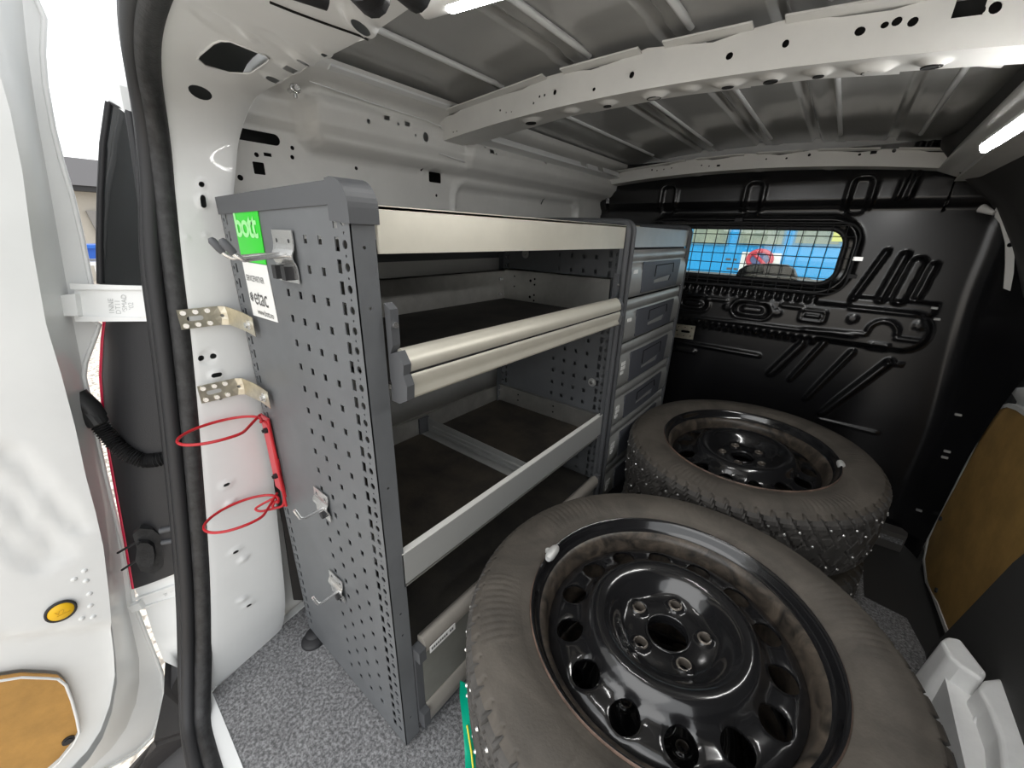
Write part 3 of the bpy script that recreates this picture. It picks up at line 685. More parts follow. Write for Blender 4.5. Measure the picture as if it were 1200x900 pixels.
# hinges
def hinge(c4, x_l, x_r, label, lines):
    P = [at(a, b, 0, x) for (a, b), x in zip(c4, (x_l, x_r, x_r, x_l))]   # tl tr br bl
    o = empty('door_hinge', (0,0,0), label); o.parent = ldoor; o.matrix_parent_inverse = Matrix.Translation(-Vector(ldoor.location))
    tl, tr, br, bl = P; n_ = np.cross(tr-tl, bl-tl); n_ /= np.linalg.norm(n_); 
    if n_ @ (CP-tl) < 0: n_ = -n_
    m = MB(); m.prism([tl, tr, br, bl], -n_*.010)
    e = lambda s, t: tl+(tr-tl)*s+(bl-tl)*t
    for t in (.06,.94): m.prism([e(-.02,t-.08), e(1,t-.05), e(1,t+.05), e(-.02,t+.08)], n_*.004)
    m.build('hinge_arm', WHITE, o)
    m = MB(); m.prism([e(-.14,.3), e(.07,.25), e(.07,.85), e(-.14,.85)], n_*.010); m.build('knuckle', WHITE, o)
    m = MB()
    ux = (tr-tl); uy = (tl-bl)
    for i, (tx, s0) in enumerate(lines):
        text_mb(m, tx, 1., lambda x, y, s0=s0: e(s0, .80)+(tr-tl)*(-y*.10)+(tl-bl)*(x*.17)+n_*.0008, 1.)
    m.build('cast_lettering', mat('cast_lettering_grey', (.45,.46,.46), .5), o)
    return o
hinge([(86,333),(174,335),(175,371),(92,376)], -.965, -.895, 'upper white cast hinge of the open rear door', [('1NNE', .50), ('DT11', .59), ('VSMAD', .68), ('L802', .77)])
hinge([(160,700),(219,680),(222,697),(168,712)], -.965, -.895, 'lower white cast hinge of the open rear door', [('INNE', .55), ('DT11', .68)])

# body corner outside the seal: tail lamp, glass, lower quarter
def quad(mb, pts, thick=(-.0,.02,0)):
    mb.prism([at(a, b, 0, x) for a, b, x in pts], thick); return mb
tl_ = empty('tail_lamp', at(140,500,0,-.95), 'black tail lamp housing with a thin red lens edge, outside the pillar', 'lamp')
m = MB(); L = [(124,374,-.985),(121,400,-.99),(119,440,-.99),(122,480,-.985),(127,520,-.98),(136,570,-.975),(147,630,-.97),(157,690,-.965)]
R = [(176,372,-.895),(178,400,-.90),(181,440,-.90),(186,480,-.90),(191,520,-.90),(200,570,-.90),(210,630,-.90),(216,668,-.90)]
A = np.array([at(a, b, 0, x) for a, b, x in L]); B = np.array([at(a, b, 0, x) for a, b, x in R]); n0 = len(A)
rows = [A+(B-A)*t+np.array([0,-.010*math.sin(t*PI),0]) for t in (0,.12,.3,.5,.7,.85,1)]
m.add(np.concatenate(rows), [(j*n0+i, j*n0+i+1, (j+1)*n0+i+1, (j+1)*n0+i) for j in range(len(rows)-1) for i in range(n0-1)], True)
m.build('lamp_housing', PLAST, tl_)
m = MB(); m.tube([p+np.array([-.003,0,0]) for p in A], .0035, 8); m.build('red_lens_edge', REDLENS, tl_)
m = MB(); m.prism([at(a, b, 0, -.975) for a, b in ((120,372),(131,369),(133,374),(121,377))], (0,.01,0)); m.build('red_reflector', mat('bright_red', (.8,.0,.0), .2), tl_)
up_ = empty('rear_side_glass', at(140,230,0,-.93), 'dark glossy quarter panel above the hinge, outside the pillar', 'car panel')
m = MB(); L = [(128,120,-.955),(121,170,-.965),(118,230,-.97),(117,290,-.975),(118,333,-.975)]; R = [(152,132,-.915),(158,170,-.905),(166,230,-.90),(173,290,-.895),(178,335,-.895)]
A = np.array([at(a, b, 0, x) for a, b, x in L]); B = np.array([at(a, b, 0, x) for a, b, x in R]); n0 = len(A)
m.add(np.concatenate([A, B]), [(i, i+1, n0+i+1, n0+i) for i in range(n0-1)], True); m.build('glass', GLASSD, up_)
m = MB(); m.tube(A, .005, 8); m.tube(B, .006, 8); m.tube([A[0], B[0]], .002, 6); m.tube([A[-1], B[-1]], .002, 6); m.build('frame', PLAST, up_)
m = MB(); m.prism([at(a, b, 0, x) for a, b, x in ((128,68,-.98),(140,100,-.93),(146,132,-.92),(127,118,-.96))], (0,.01,0)); m.build('trim_18', WHITE, kind='structure', label='white roof corner of the body above the dark glass')
# lower body quarter and bumper
m = MB(); A = np.array([at(a, b, 0, x) for a, b, x in ((158,690,-.965),(170,712,-.965),(180,745,-.96),(192,775,-.955),(196,765,-.95))]); B = np.array([at(a, b, 0, x) for a, b, x in ((218,668,-.90),(222,700,-.90),(224,740,-.90),(224,790,-.895),(224,800,-.89))]); n0 = len(A)
m.add(np.concatenate([A, B]), [(i, i+1, n0+i+1, n0+i) for i in range(n0-1)], True)
m.build('trim_19', WHITE, kind='structure', label='white body corner below the tail lamp')
m = MB(); bp_ = [at(a, b, 2, z) for a, b, z in ((194,762,.02),(219,757,.02),(236,850,-.12),(262,960,-.2),(110,960,-.2),(146,905,-.12),(180,868,-.05),(192,812,.0))]
m.prism(bp_[:2]+bp_[2:], (0,0,-.02)); bo = m.build('rear_bumper', mat('bumper_plastic', (.035,.033,.034), .45, bump=.2, bscale=500), label='dark grey plastic bumper corner below the seal', cat='bumper')

# corrugated cable duct between door and body
dk = empty('cable_duct', at(140,520,0,-.93), 'black corrugated rubber cable duct between open door and body', 'cable duct')
cp = [at(104,482,0,-.965), at(112,492,0,-.96), at(122,505,0,-.955), at(134,520,0,-.945), at(150,533,0,-.93), at(168,540,0,-.918), at(184,539,0,-.905), at(197,535,0,-.90)]
cs = spline(cp, 73); rr_ = [(.0150 if i < 12 else .0118+.0018*math.cos(i*PI)) for i in range(73)]
m = MB(); m.tube(cs, rr_, 16, smooth=False); m.build('corrugated_sleeve', DUCT, dk)
m = MB(); m.tube([at(88,462,0,-.975), at(104,478,0,-.967), at(113,490,0,-.962)], [.016,.017,.0155], 16); m.build('end_boot', DUCT, dk)
# door check / latch rubber with two rods
lt = empty('door_check', at(175,642,0,-.92), 'black rubber boot of the door check with two thin rods', 'door check')
c = at(172,642,0,-.93); pl = [at(a, b, 0, -.93) for a, b in ((157,622),(165,615),(180,616),(190,624),(193,640),(192,658),(182,668),(166,664),(160,652),(162,638))]
m = MB(); m.prism(pl, (.012,-.004,0)); 
pl2 = [p+(c-p)*.45+np.array([.012,-.004,0]) for p in pl]; m.prism(pl2, (.010,-.004,0)); m.build('rubber_boot', RUB, lt)
for a, b in (((164,633),(138,648)),((166,653),(143,668))):
    m = MB(); m.tube([at(*a, 0, -.915), at(*b, 0, -.96)], .0022, 8); m.build('rod', PLAST, lt)
m = MB(); m.tube([at(188,622,0,-.915), at(212,617,0,-.895)], .006, 10); m.tube([at(190,636,0,-.915), at(213,632,0,-.895)], .005, 10); m.build('arm', CAP, lt)

# ================================================================= OUTDOORS
m = MB(); m.box((-60,-40,-.60),(40,60,-.55)); m.build('ground', PEB, kind='structure')
bd = empty('building', (-15.5,2,-.55), 'low beige building with grey flat roof edge, far left beyond the door', 'building')
XB = -15.5; q = lambda a, b, x=XB: at(a, b, 0, x)
z1 = q(95,216)[2]; z2 = q(95,188)[2]
m = MB(); m.box((XB-6,-8,-.55),(XB,12,z1)); m.build('wall', mat('beige_render', (.42,.39,.34), .8, noise=.05, nscale=3), bd)
m = MB(); m.box((XB-6.4,-8.5,z1-.05),(XB+.5,12.5,z2)); m.build('roof_edge', mat('grey_fascia', (.16,.16,.17), .6), bd)
m = MB(); m.box((XB-6.4,-8.5,z1-.17),(XB+.42,12.5,z1-.05)); m.build('soffit', PLAST, bd)
ya, yb = q(104,260)[1], q(122,260)[1]; m = MB(); m.add([(XB+.02,ya,q(104,247)[2]),(XB+.02,yb+.5,q(118,247)[2]),(XB+.02,yb+.5,-.5),(XB+.02,ya+.25,-.5)], [(0,1,2,3)]); m.prism([(XB+.02,ya,q(104,247)[2]),(XB+.02,yb+.5,q(118,247)[2]),(XB+.02,yb+.5,-.5),(XB+.02,ya+.25,-.5)], (.1,0,0)); m.build('shutter', mat('grey_shutter', (.22,.21,.20), .6), bd)
XT = -9.5; q = lambda a, b: at(a, b, 0, XT)
cr_ = empty('blue_crate', q(106,300), 'blue plastic bin outside, far left beyond the door', 'bin')
a, b = q(90,302), q(119,287); zt = b[2]
m = MB(); m.extrude([(a[1]-.2,a[2]-.02),(b[1]-.06,a[2]-.02),(b[1],zt-.04),(a[1]-.25,zt-.04)], XT-.5, XT, lambda p, q_, t: (t, p, q_)); m.build('tub', mat('blue_plastic', (.01,.09,.42), .4), cr_)
m = MB(); m.box((XT-.55,a[1]-.28,zt-.05),(XT+.05,b[1]+.03,zt)); m.build('lid', mat('blue_plastic_lid', (.015,.12,.50), .4), cr_)
tb = empty('bench', q(106,315), 'white metal bench carrying the blue bin outside', 'bench')
zs = q(100,306)[2]; m = MB(); m.box((XT-.6,a[1]-.6,zs-.05),(XT+.3,b[1]+.5,zs-.0)); m.build('bench_top', WHITE, tb)
for yy in (a[1]-.5, (a[1]+b[1])/2, b[1]+.4):
    m = MB(); m.box((XT+.2,yy-.03,-.55),(XT+.26,yy+.03,zs-.05)); m.build('leg', WHITE, tb)
for yy in (a[1]-.1, b[1]+.0):
    m = MB(); m.tube([(XT+.2,yy,zs),(XT+.15,yy,zs+.25),(XT,yy+.1,zs+.33)], .015, 8); m.build('rail', WHITE, tb)
# blue wall ahead of the van, seen through the cab
YB = 5.2
bw = empty('blue_facade', (-1,YB,-.55), 'blue wall with grey windows, seen through the bulkhead window', 'building')
m = MB(); m.box((-3.4,YB,.15),(1.0,YB+1.5,1.40)); m.build('blue_wall', mat('bright_blue', (.012,.33,.72), .4), bw)
GW = mat('grey_window_pane', (.17,.21,.18), .2, col2=(.30,.33,.25), nscale=5)
for (a, b, c, d) in ((812,270,853,288),(867,270,918,289),(933,270,985,289),(760,270,800,288)):
    p = at(a, b, 1, YB); r = at(c, d, 1, YB); m = MB(); m.box((p[0],YB-.02,r[2]),(r[0],YB+.02,p[2]+.25)); wo = m.build('window_frame', mat('window_frame_blue', (.06,.22,.36), .4), bw)
    m = MB(); m.box((p[0]+.02,YB-.028,r[2]+.02),(r[0]-.02,YB-.02,p[2]+.22)); m.build('pane', GW, wo)
p = at(978,270,1,YB-.03); m = MB(); m.box((p[0],YB-.034,p[2]-.10),(p[0]+.12,YB-.029,p[2]+.1)); m.build('yellow_patch', mat('painted_yellow_reflection', (.6,.6,.12), .4), bw)  # yellow block paints a reflection on the end window
sg = empty('no_entry_sign', at(892,305,1,YB-.03), 'white sign with a red prohibition ring on the blue wall', 'sign')
p = at(870,295,1,YB-.04); r = at(911,318,1,YB-.04); m = MB(); m.box((p[0],YB-.04,r[2]-.1),(r[0],YB-.01,p[2])); m.build('board', WSTRIP, sg)
c = at(890,304,1,YB-.05); R_ = .11
m = MB(); m.tube([(c[0]+R_*math.cos(t*PI/16), YB-.045, c[2]+R_*.8*math.sin(t*PI/16)) for t in range(32)], .022, 8, closed=True); m.tube([(c[0]-R_*.7,YB-.045,c[2]+R_*.6),(c[0]+R_*.7,YB-.045,c[2]-R_*.6)], .018, 8)
m.build('red_ring', mat('sign_red', (.60,.06,.09), .4), sg)
m = MB(); m.add([(c[0]+R_*.9*math.cos(t*PI/12), YB-.0415, c[2]+R_*.7*math.sin(t*PI/12)) for t in range(24)], [tuple(range(24))]); m.build('disc', mat('sign_blue_grey', (.12,.15,.30), .4), sg)
# black marks above the belt of the blue wall
m = MB(); p = at(856,305,1,YB)
for dx, dz, w_ in ((-.05,0,.05),(.03,0,.03),(-.02,-.10,.05),(.05,-.10,.04)): m.box((p[0]+dx,YB-.006,p[2]+dz),(p[0]+dx+w_,YB-.001,p[2]+dz+.02))
m.build('small_marks', INK, bw, kind='stuff')
# cab headrest / dash hood
YH = 2.35; hp = [at(a, b, 1, YH)[[0, 2]] for a, b in ((858,330),(866,316),(874,311),(900,309),(922,311),(930,316),(935,330),(935,345),(858,345))]
m = MB(); m.prism([(p[0], YH, p[1]) for p in hp], (0,.08,0)); cs_ = MB(); cs_.box((-1.0,1.87,1.19),(.6,2.7,1.31)); cs_.box((-1.02,1.87,-.3),(-1.0,3.2,.75)); cs_.box((.6,1.87,-.3),(.62,3.2,.75)); cs_.build('trim_20', BLACKP, kind='structure', label='cab roof and door lower sides beyond the bulkhead')
seat = empty('cab_seat', (hp[3][0],YH,-.5), 'dark seat with rounded top in the cab, behind the window grille', 'seat'); m.build('headrest', PLAST, seat)
m = MB(); m.box((hp[0][0]-.02,YH-.02,-.55),(hp[6][0]+.05,YH+.14,hp[0][1])); m.build('backrest', PLAST, seat)
m = MB(); p0, p1 = at(790,323,1,2.6), at(1010,333,1,2.6); m.box((p0[0]-.6,2.6,-.55),(p1[0]+.2,2.9,p1[2]-.015)); m.build('dashboard', PLAST, label='black dashboard top in the cab, low behind the grille', cat='dashboard')
m = MB(); p0, p1 = at(880,321,1,2.3), at(950,327,1,2.3); m.tube([p0, (p0+p1)/2, p1], .003, 8); m.build('bright_strip', STEEL, seat)

# ================================================================= SHELF RACK
XF, XBK = -.433, -.822
rack = empty('shelf_rack', (-.63,.63,0), 'grey steel shelf rack with perforated end panel and aluminium trays, left wall', 'shelf rack')
def panel_holes():
    h = []
    for r in range(24):
        z = .936-.0376*r
        if z < .03: break
        for c_ in range(4):
            x = -.616+.0373*c_
            if r == 0 and c_ < 2: continue
            h.append(rect(x, z, .0044, .0052))
    nrow = 37
    for r in range(nrow):
        z = .958-.0252*r
        if z < .02: break
        h.append(rect(-.4645, z, .0046, .0080)); h.append(circ(-.4475, z, .0052, 10)); h.append(circ(-.4475, z-.0126, .0018, 6))
        h.append(rect(-.800, z, .0036, .0075)); h.append(circ(-.8125, z, .0034, 8)); h.append(circ(-.8125, z-.0126, .0014, 6))
    return h
PH = panel_holes()
def endpanel(parent, y, fy, top=.982, holes=PH, x0=XBK, name='side_panel'):
    m = MB(); m.sheet([(x0,.014),(XF,.014),(XF,top-.014),(XF-.014,top),(x0,top)], holes, lambda u, v: P3(u, y+0*u, v), (0,.0014,0))
    a, b = sorted((y, y+fy))
    m.sheet([(a,.014),(b,.014),(b,top-.02),(a,top-.02)], [circ((a+b)/2, z, .0022, 8) for z in (.93,.86,.60,.35,.30,.08)] if abs(fy) > .02 else [], lambda u, v: P3(XF+0*u, u, v), (-.0014,0,0))
    m.box((x0,a,.014),(x0+.0015,b,top))
    m.box((x0,a,.013),(XF,b,.0145)); m.box((x0,a,top-.0015),(XF-.02,b,top))
    return m.build(name, PANEL, parent)
ep = endpanel(rack, .256, .031)
ep2 = endpanel(rack, .992, -.022)
ep2['label'] = 'far end panel of the rack'
# top cap with rounded front corner
m = MB(); pr = [(XBK-.002,.971),(XF-.035,.971),(XF-.035,.952),(XF+.006,.952)]+[(XF+.006-.030*(1-math.cos(a)), .972+.030*math.sin(a)) for a in np.linspace(0, PI/2, 9)]+[(XF-.05,1.0035),(XBK-.002,.992)]
m.extrude([(-.47,.958),(XF+.005,.955)]+[(XF+.005-.032*(1-math.cos(a_)), .972+.031*math.sin(a_)) for a_ in np.linspace(0, PI/2, 10)]+[(-.47,1.002)], .2530, .291, lambda p, q_, t: (p, t, q_)); m.build('corner_cap', CAP, rack)
m = MB(); m.extrude([(XBK-.002,.966),(-.468,.975),(-.468,1.000),(XBK-.002,.992)], .2535, .275, lambda p, q_, t: (p, t, q_)); m.build('top_edge_trim', CAP, rack)
def edgetrim(y, parent, top=.992, zbot=.01, r=.0085):
    pts = [(XF+.004,y,zbot),(XF+.004,y,.5),(XF+.004,y,top-.03)]+[(XF+.004-.022*(1-math.cos(a)), y, top-.03+.022*math.sin(a)) for a in np.linspace(.2, PI/2, 5)]+[(-.6,y,top-.006),(XBK,y,top-.008)]
    m = MB(); m.tube(pts, r, 8); return m.build('edge_trim', CAP, parent)
edgetrim(.998, rack)
# top shelf: floor, front fascia, back and side walls
m = MB(); m.box((XF-.002,.289,.923),(XF+.003,.985,.975)); m.box((XF-.010,.289,.972),(XF+.003,.985,.976)); m.build('top_fascia', ALU, rack)
m = MB(); m.box((XBK,.262,.925),(XF-.004,.985,.929)); m.build('top_shelf', MATM, rack)
m = MB(); m.box((XBK,.262,.929),(XBK+.003,.985,.972)); m.box((XBK,.980,.929),(XF-.03,.983,.975)); m.build('top_shelf_wall', ALUG, rack)
# upper tray
m = MB(); m.box((-.800,.290,.756),(-.43,.975,.760)); m.build('tray_mat', MATM, rack)
m = MB(); m.box((-.803,.290,.750),(-.800,.975,.846)); m.box((-.812,.290,.843),(-.800,.975,.846))
m.box((-.803,.972,.750),(-.45,.975,.850)); m.box((-.803,.972,.847),(-.45,.984,.850))
m.box((-.803,.290,.750),(-.45,.293,.850)); m.box((-.803,.290,.749),(-.43,.975,.755))
ut = m.build('upper_tray', TRAYIN, rack)
for y in (.960,.968):
    for z in (.775,.82):
        m = MB(); m.cyl((-.799,y-.012,z),(.004,0,0),.0042,10); m.build('bolt', STEEL, ut)
m = MB()
for x, z, r in ((-.70,.822,.004),(-.70,.775,.004),(-.685,.828,.003),(-.685,.812,.003),(-.685,.782,.003),(-.685,.766,.003),(-.76,.83,.0025),(-.76,.80,.0025)):
    m.cyl((x,.9712,z),(0,-.0006,0),r,10)
m.build('painted_hole_shade', HOLE, ut, kind='stuff')  # flat dark discs paint the shade of holes; the wall is uncut
# front flap of the upper tray
fp = [(-.428,.803),(-.420,.807),(-.411,.803),(-.4045,.793),(-.4025,.780),(-.4065,.777),(-.4035,.774),(-.4025,.768),(-.4045,.758),(-.4065,.750),(-.403,.745),(-.405,.740),(-.415,.738),(-.418,.742),(-.410,.748),(-.406,.760),(-.413,.775),(-.411,.788),(-.417,.798)]
m = MB(); m.extrude(fp, .300, .952, lambda p, q_, t: (p, t, q_), True); m.build('front_flap', ALU, rack)
m = MB(); m.tube([(-.4035,.300,.7765),(-.4035,.952,.7765)], .0014, 6); m.build('flap_groove', HOLE, rack)
for y in (.290,.951):
    s_ = 1
    m = MB(); m.extrude([(-.432,.865),(-.421,.858),(-.421,.812),(-.427,.800),(-.412,.806),(-.401,.790),(-.403,.776),(-.397,.762),(-.399,.742),(-.415,.733),(-.432,.733)], y, y+.012, lambda p, q_, t: (p, t, q_)); eb = m.build('flap_bracket', CAP, rack)
    m = MB(); m.cyl((-.421,y+.006,.838),(.003,0,0),.0040,12); m.build('screw', STEEL, eb)
# middle tray
m = MB(); m.box((-.828,.285,.400),(-.436,.985,.404)); mm = m.build('tray_mat', MATD, rack)
m = MB(); zt0, zt1 = .404, .467
m.box((XF-.002,.284,zt0),(XF,.986,zt1)); m.box((XF-.010,.284,zt1-.002),(XF,.986,zt1))
m.box((-.830,.284,.398),(-.828,.986,.456)); m.box((-.836,.284,.455),(-.828,.986,.457))
m.box((-.830,.284,.398),(XF,.286,zt1)); m.box((-.830,.984,.398),(XF,.986,.463)); m.box((-.830,.978,.461),(XF,.990,.463)); m.box((-.83,.284,.398),(XF,.986,.400))
mt_ = m.build('middle_tray', TRAYIN, rack)
m = MB(); m.box((XF-.0105,.284,.4665),(XF+.0005,.986,.4685)); m.build('edge_highlight', mat('edge_highlight_paint', (.85,.84,.80), .5), mt_)  # pale strip paints the highlight along the tray's top edge
for z in (.415,.440):
    m = MB(); m.cyl((-.822,.982,z),(0,-.005,0),.0042,10); m.build('bolt', STEEL, mt_)
m = MB()
for x, z in ((-.74,.445),(-.74,.425),(-.60,.445),(-.60,.425)): m.cyl((x,.9838,z),(0,-.0006,0),.0028,8)
m.build('painted_hole_shade', HOLE, mt_, kind='stuff')  # hole shade painted as dark discs on the tray's end wall
m = MB(); m.box((-.63,.655,.404),(-.445,.657,.405))
dv = [(-.826,.404),(-.440,.404),(-.440,.432),(-.448,.441),(-.826,.448)]
m = MB(); m.extrude(dv, .664, .6665, lambda p, q_, t: (p, t, q_)); 
for z in (.414,.426): m.tube([(-.80,.663,z),(-.46,.663,z-.001)], .0035, 8)
m.box((-.826,.640,.404),(-.440,.6645,.4055)); di = m.build('divider', ALUG, rack)
m = MB(); m.box((-.828,.635,.404),(-.822,.668,.452)); m.build('divider_bracket', CAP, di)
# rust-red smear on the middle tray front is a worn paint mark
m = MB(); m.use(mat('red_paint_smear', (.30,.12,.10), .5)); m.build_ = None
rs = MATS['red_paint_smear']; N = rs.node_tree; b_ = N.nodes['Principled BSDF']
tcn = N.nodes.new('ShaderNodeTexCoord'); gn = N.nodes.new('ShaderNodeTexNoise'); gn.inputs['Scale'].default_value = 25
mpn = N.nodes.new('ShaderNodeMapping'); mpn.inputs['Location'].default_value = (0,-.42,-.432); mpn.inputs['Scale'].default_value = (0,11,28)
N.links.new(tcn.outputs['Object'], mpn.inputs[0]); gs = N.nodes.new('ShaderNodeTexGradient'); gs.gradient_type = 'SPHERICAL'; N.links.new(mpn.outputs[0], gs.inputs[0])
mu = N.nodes.new('ShaderNodeMath'); mu.operation = 'MULTIPLY'; N.links.new(tcn.outputs['Object'], gn.inputs[0]); N.links.new(gn.outputs[0], mu.inputs[0]); N.links.new(gs.outputs[0], mu.inputs[1])
mc = N.nodes.new('ShaderNodeMix'); mc.data_type = 'RGBA'; mc.inputs[6].default_value = (.44,.445,.435,1); mc.inputs[7].default_value = (.36,.07,.06,1)
N.links.new(mu.outputs[0], mc.inputs[0]); N.links.new(mc.outputs[2], b_.inputs['Base Color']); b_.inputs['Metallic'].default_value = .35; b_.inputs['Roughness'].default_value = .4
m = MB(); m.box((XF,.286,zt0+.001),(XF+.0008,.984,zt1-.001)); m.build('tray_front', rs, rack)
# bottom locker: shelf top with mat, handle flap, plinth
m = MB(); m.box((XBK,.288,.238),(XF-.002,.985,.246)); m.build('locker_mat', MATM, rack)
m = MB(); m.extrude([(XF-.006,.262),(XF+.004,.266),(XF+.014,.260),(XF+.017,.248),(XF+.014,.232),(XF+.005,.222),(XF-.006,.222)], .305, .975, lambda p, q_, t: (p, t, q_), True); m.build('handle_rail', mat('dull_rail', (.42,.39,.35), .45, .4, noise=.1, nscale=9), rack)
m = MB(); m.box((XF-.004,.305,.075),(XF+.004,.975,.224)); lf = m.build('locker_flap', mat('dull_aluminium_flap', (.24,.24,.215), .5, .3, noise=.08, nscale=12), rack)
m = MB(); m.extrude([(XF+.002,.085),(XF+.010,.078),(XF+.014,.060),(XF+.014,.040),(XF+.002,.040)], .305, .975, lambda p, q_, t: (p, t, q_), True); m.build('flap_foot_rail', MATS['dull_rail'], rack)
m = MB(); m.sheet([(.292,.012),(.985,.012),(.985,.05),(.292,.05)], [rrect(.395,.028,.014,.006,.006), rrect(.418,.036,.004,.005,.002), rrect(.80,.028,.014,.006,.006)], lambda u, v: P3(XF+.004+0*u, u, v), (-.002,0,0)); m.build('plinth', CAP, rack)
m = MB(); m.box((XF-.4,.30,.02),(XF-.02,.98,.024)); m.build('locker_floor', HOLE, rack)
for (y0, z0, z1_) in ((.289,.222,.250),(.289,.040,.080),(.289,.080,.222)):
    m = MB(); m.box((XF-.004,y0,z0),(XF+(.018 if z1_ != .222 else .004),y0+.015,z1_)); m.build('end_bracket', CAP, rack)
for y in (.96,): m = MB(); m.box((XF-.004,y+.015,.225),(XF+.018,y+.027,.27)); m.build('end_bracket', CAP, rack)
m = MB(); m.tube([(-.48,.30,.25),(-.48,.975,.25)], .004, 6)
# washers and bolts on the far panel
for x, z in ((-.735,.895),(-.478,.555)):
    m = MB(); m.cyl((x,.990,z),(0,-.0025,0),.0125,20); wsh = m.build('washer', ALUG, rack); m = MB(); m.cyl((x,.9875,z),(0,-.006,0),.005,12); m.build('bolt_head', STEEL, wsh)
for x, y in ((-.80,.245),(-.46,.99),(-.80,.98)):
    m = MB(); m.lathe([(0,.014),(.016,.014),(.022,.006),(.022,0),(0,0)], 20, (x, y+.012, 0)); m.build('foot', PLAST, rack)
m = MB(); m.sheet([(-.835,.0),(-.765,.0),(-.765,.030),(-.835,.030)], [circ(-.80,.012,.003,8)], lambda u, v: P3(u, .240-.018*np.cos((u+.8)/.035*PI/2)+0*v, v*.6), (0,.012,0), step=.01, smooth=True); 
m = MB(); m.lathe([(0,.010),(.024,.009),(.028,.004),(.028,0)], 24, (-.790,.250,0)); m.build('floor_foot', PLAST, rack)
for z in (.3,.62,.88):
    m = MB(); m.box((XBK-.004,.262,z),(XBK-.001,.99,z+.03)); m.build('rear_rail', PANEL, rack)

# ================================================================= DRAWER UNIT
du = empty('drawer_unit', (-.63,1.27,0), 'grey unit of stacked pull-out drawers, between shelf rack and black bulkhead', 'drawer unit')
m = MB(); m.box((XBK,1.03,.014),(XF-.006,1.036,.985)); m.box((XBK,1.514,.014),(XF-.006,1.520,.985)); m.box((XBK,1.03,.014),(XBK+.004,1.52,.985)); m.box((XBK,1.03,.014),(XF-.006,1.52,.02)); m.build('carcass', PANEL, du)
edgetrim(1.030, du); edgetrim(1.520, du, .994)
m = MB(); m.box((XF-.004,1.040,.925),(XF+.002,1.510,.976)); m.build('top_fascia', ALUG, du)
m = MB(); m.box((XF-.12,1.04,.974),(XF-.09,1.30,.984)); m.build('loose_lath', mat('pale_wood_strip', (.42,.36,.26), .6), label='pale strip lying on top of the drawer unit', cat='strip')
zz = [.922,.792,.665,.525,.400,.262,.135]
GREYD = mat('drawer_handle_grey', (.085,.09,.105), .45)
for i in range(6):
    zt, zb = zz[i]-.003, zz[i+1]+.002
    hgt = zt-zb; dr = MB()
    # front: plain strip above, curved face with the recessed grip below
    dr.extrude([(XF-.004,zt),(XF+.003,zt),(XF+.003,zt-.028),(XF-.001,zt-.030),(XF+.004,zt-.034),(XF+.010,zt-.055),(XF+.010,zb+.02),(XF+.005,zb+.002),(XF-.004,zb)], 1.040, 1.510, lambda p, q_, t: (p, t, q_), True)
    dr.box((XBK+.02,1.05,zb+.01),(XF-.004,1.50,zb+.014))
    d = dr.build('drawer', ALUG, du)
    y0, y1 = 1.115, 1.440; zc = zt-.032
    m = MB(); m.sheet([(y0+.006,zb+.010),(y1-.010,zb+.010),(y1,zc-.01),(y1-.004,zc),(y0,zc),(y0-.003,zc-.03)], [[(y0+.09,zb+.030),(y1-.10,zb+.030),(y1-.085,zb+.048),(y0+.09,zb+.040)]],
        lambda u, v: P3(XF+.0115+.003*np.sin((u-y0)/(y1-y0)*PI), u, v), (-.003,0,0), step=.03)
    hd = m.build('handle', GREYD, d)
    m = MB(); m.tube([(XF+.0165,y0+.085,zb+.050),(XF+.0165,y0+.085,zc-.012),(XF+.0165,y1-.085,zc-.010),(XF+.0165,y1-.08,zb+.055)], .0012, 6); m.box((XF+.004,y0+.09,zb+.028),(XF+.006,y1-.09,zb+.05)); m.build('grip_slot', HOLE, d)
    m = MB(); m.box((XF+.010,1.052,zt-.060),(XF+.0115,1.078,zt-.050))
    if i >= 2: m.box((XF+.010,1.052,zt-.074),(XF+.0115,1.078,zt-.064)); m.box((XF+.010,1.052,zt-.088),(XF+.0115,1.070,zt-.078))
    m.build('label_strip', WSTRIP, d)
m = MB(); m.box((XF-.004,1.04,.014),(XF,1.51,.13)); m.build('plinth', CAP, du)

# ================================================================= stickers on the end panel
YP = .2545
st = empty('green_sticker', (-.715,YP,.9), 'bright green sticker at the top of the perforated end panel', 'sticker')
m = MB(); m.prism([(-.763,YP,.981),(-.668,YP,.981),(-.672,YP,.896),(-.765,YP,.896)], (0,.001,0)); m.build('film', GREEN, st)
m = MB(); text_mb(m, 'bott', .064, lambda x, y: (-.763+x*.86, YP-.0006, .934+y*.78), .86, True); m.build('lettering', GREENT, st)
st2 = empty('white_sticker', (-.715,YP,.8), 'white partner sticker below the green one on the perforated end panel', 'sticker')
m = MB(); m.prism([(-.765,YP,.895),(-.672,YP,.895),(-.668,YP,.809),(-.764,YP,.807)], (0,.001,0)); m.build('film', WSTRIP, st2)
m = MB(); text_mb(m, 'SERVICEPARTNER', .0108, lambda x, y: (-.760+x*.84, YP-.0006, .866+y*1.25), .95, False)
text_mb(m, 'etac', .036, lambda x, y: (-.744+x*.93, YP-.0006, .829+y*1.1), .95)
text_mb(m, 'www.bott.no', .0125, lambda x, y: (-.740+x, YP-.0006, .813+y*1.1), .92)
for k in range(5):
    a = k*2*PI/5; m.tube([(-.753+.0035*math.cos(a)+.0026*math.cos(t*PI/4), YP-.0003, .840+.0045*math.sin(a)+.003*math.sin(t*PI/4)) for t in range(8)], .0006, 4, closed=True)
m.build('lettering', INK, st2)
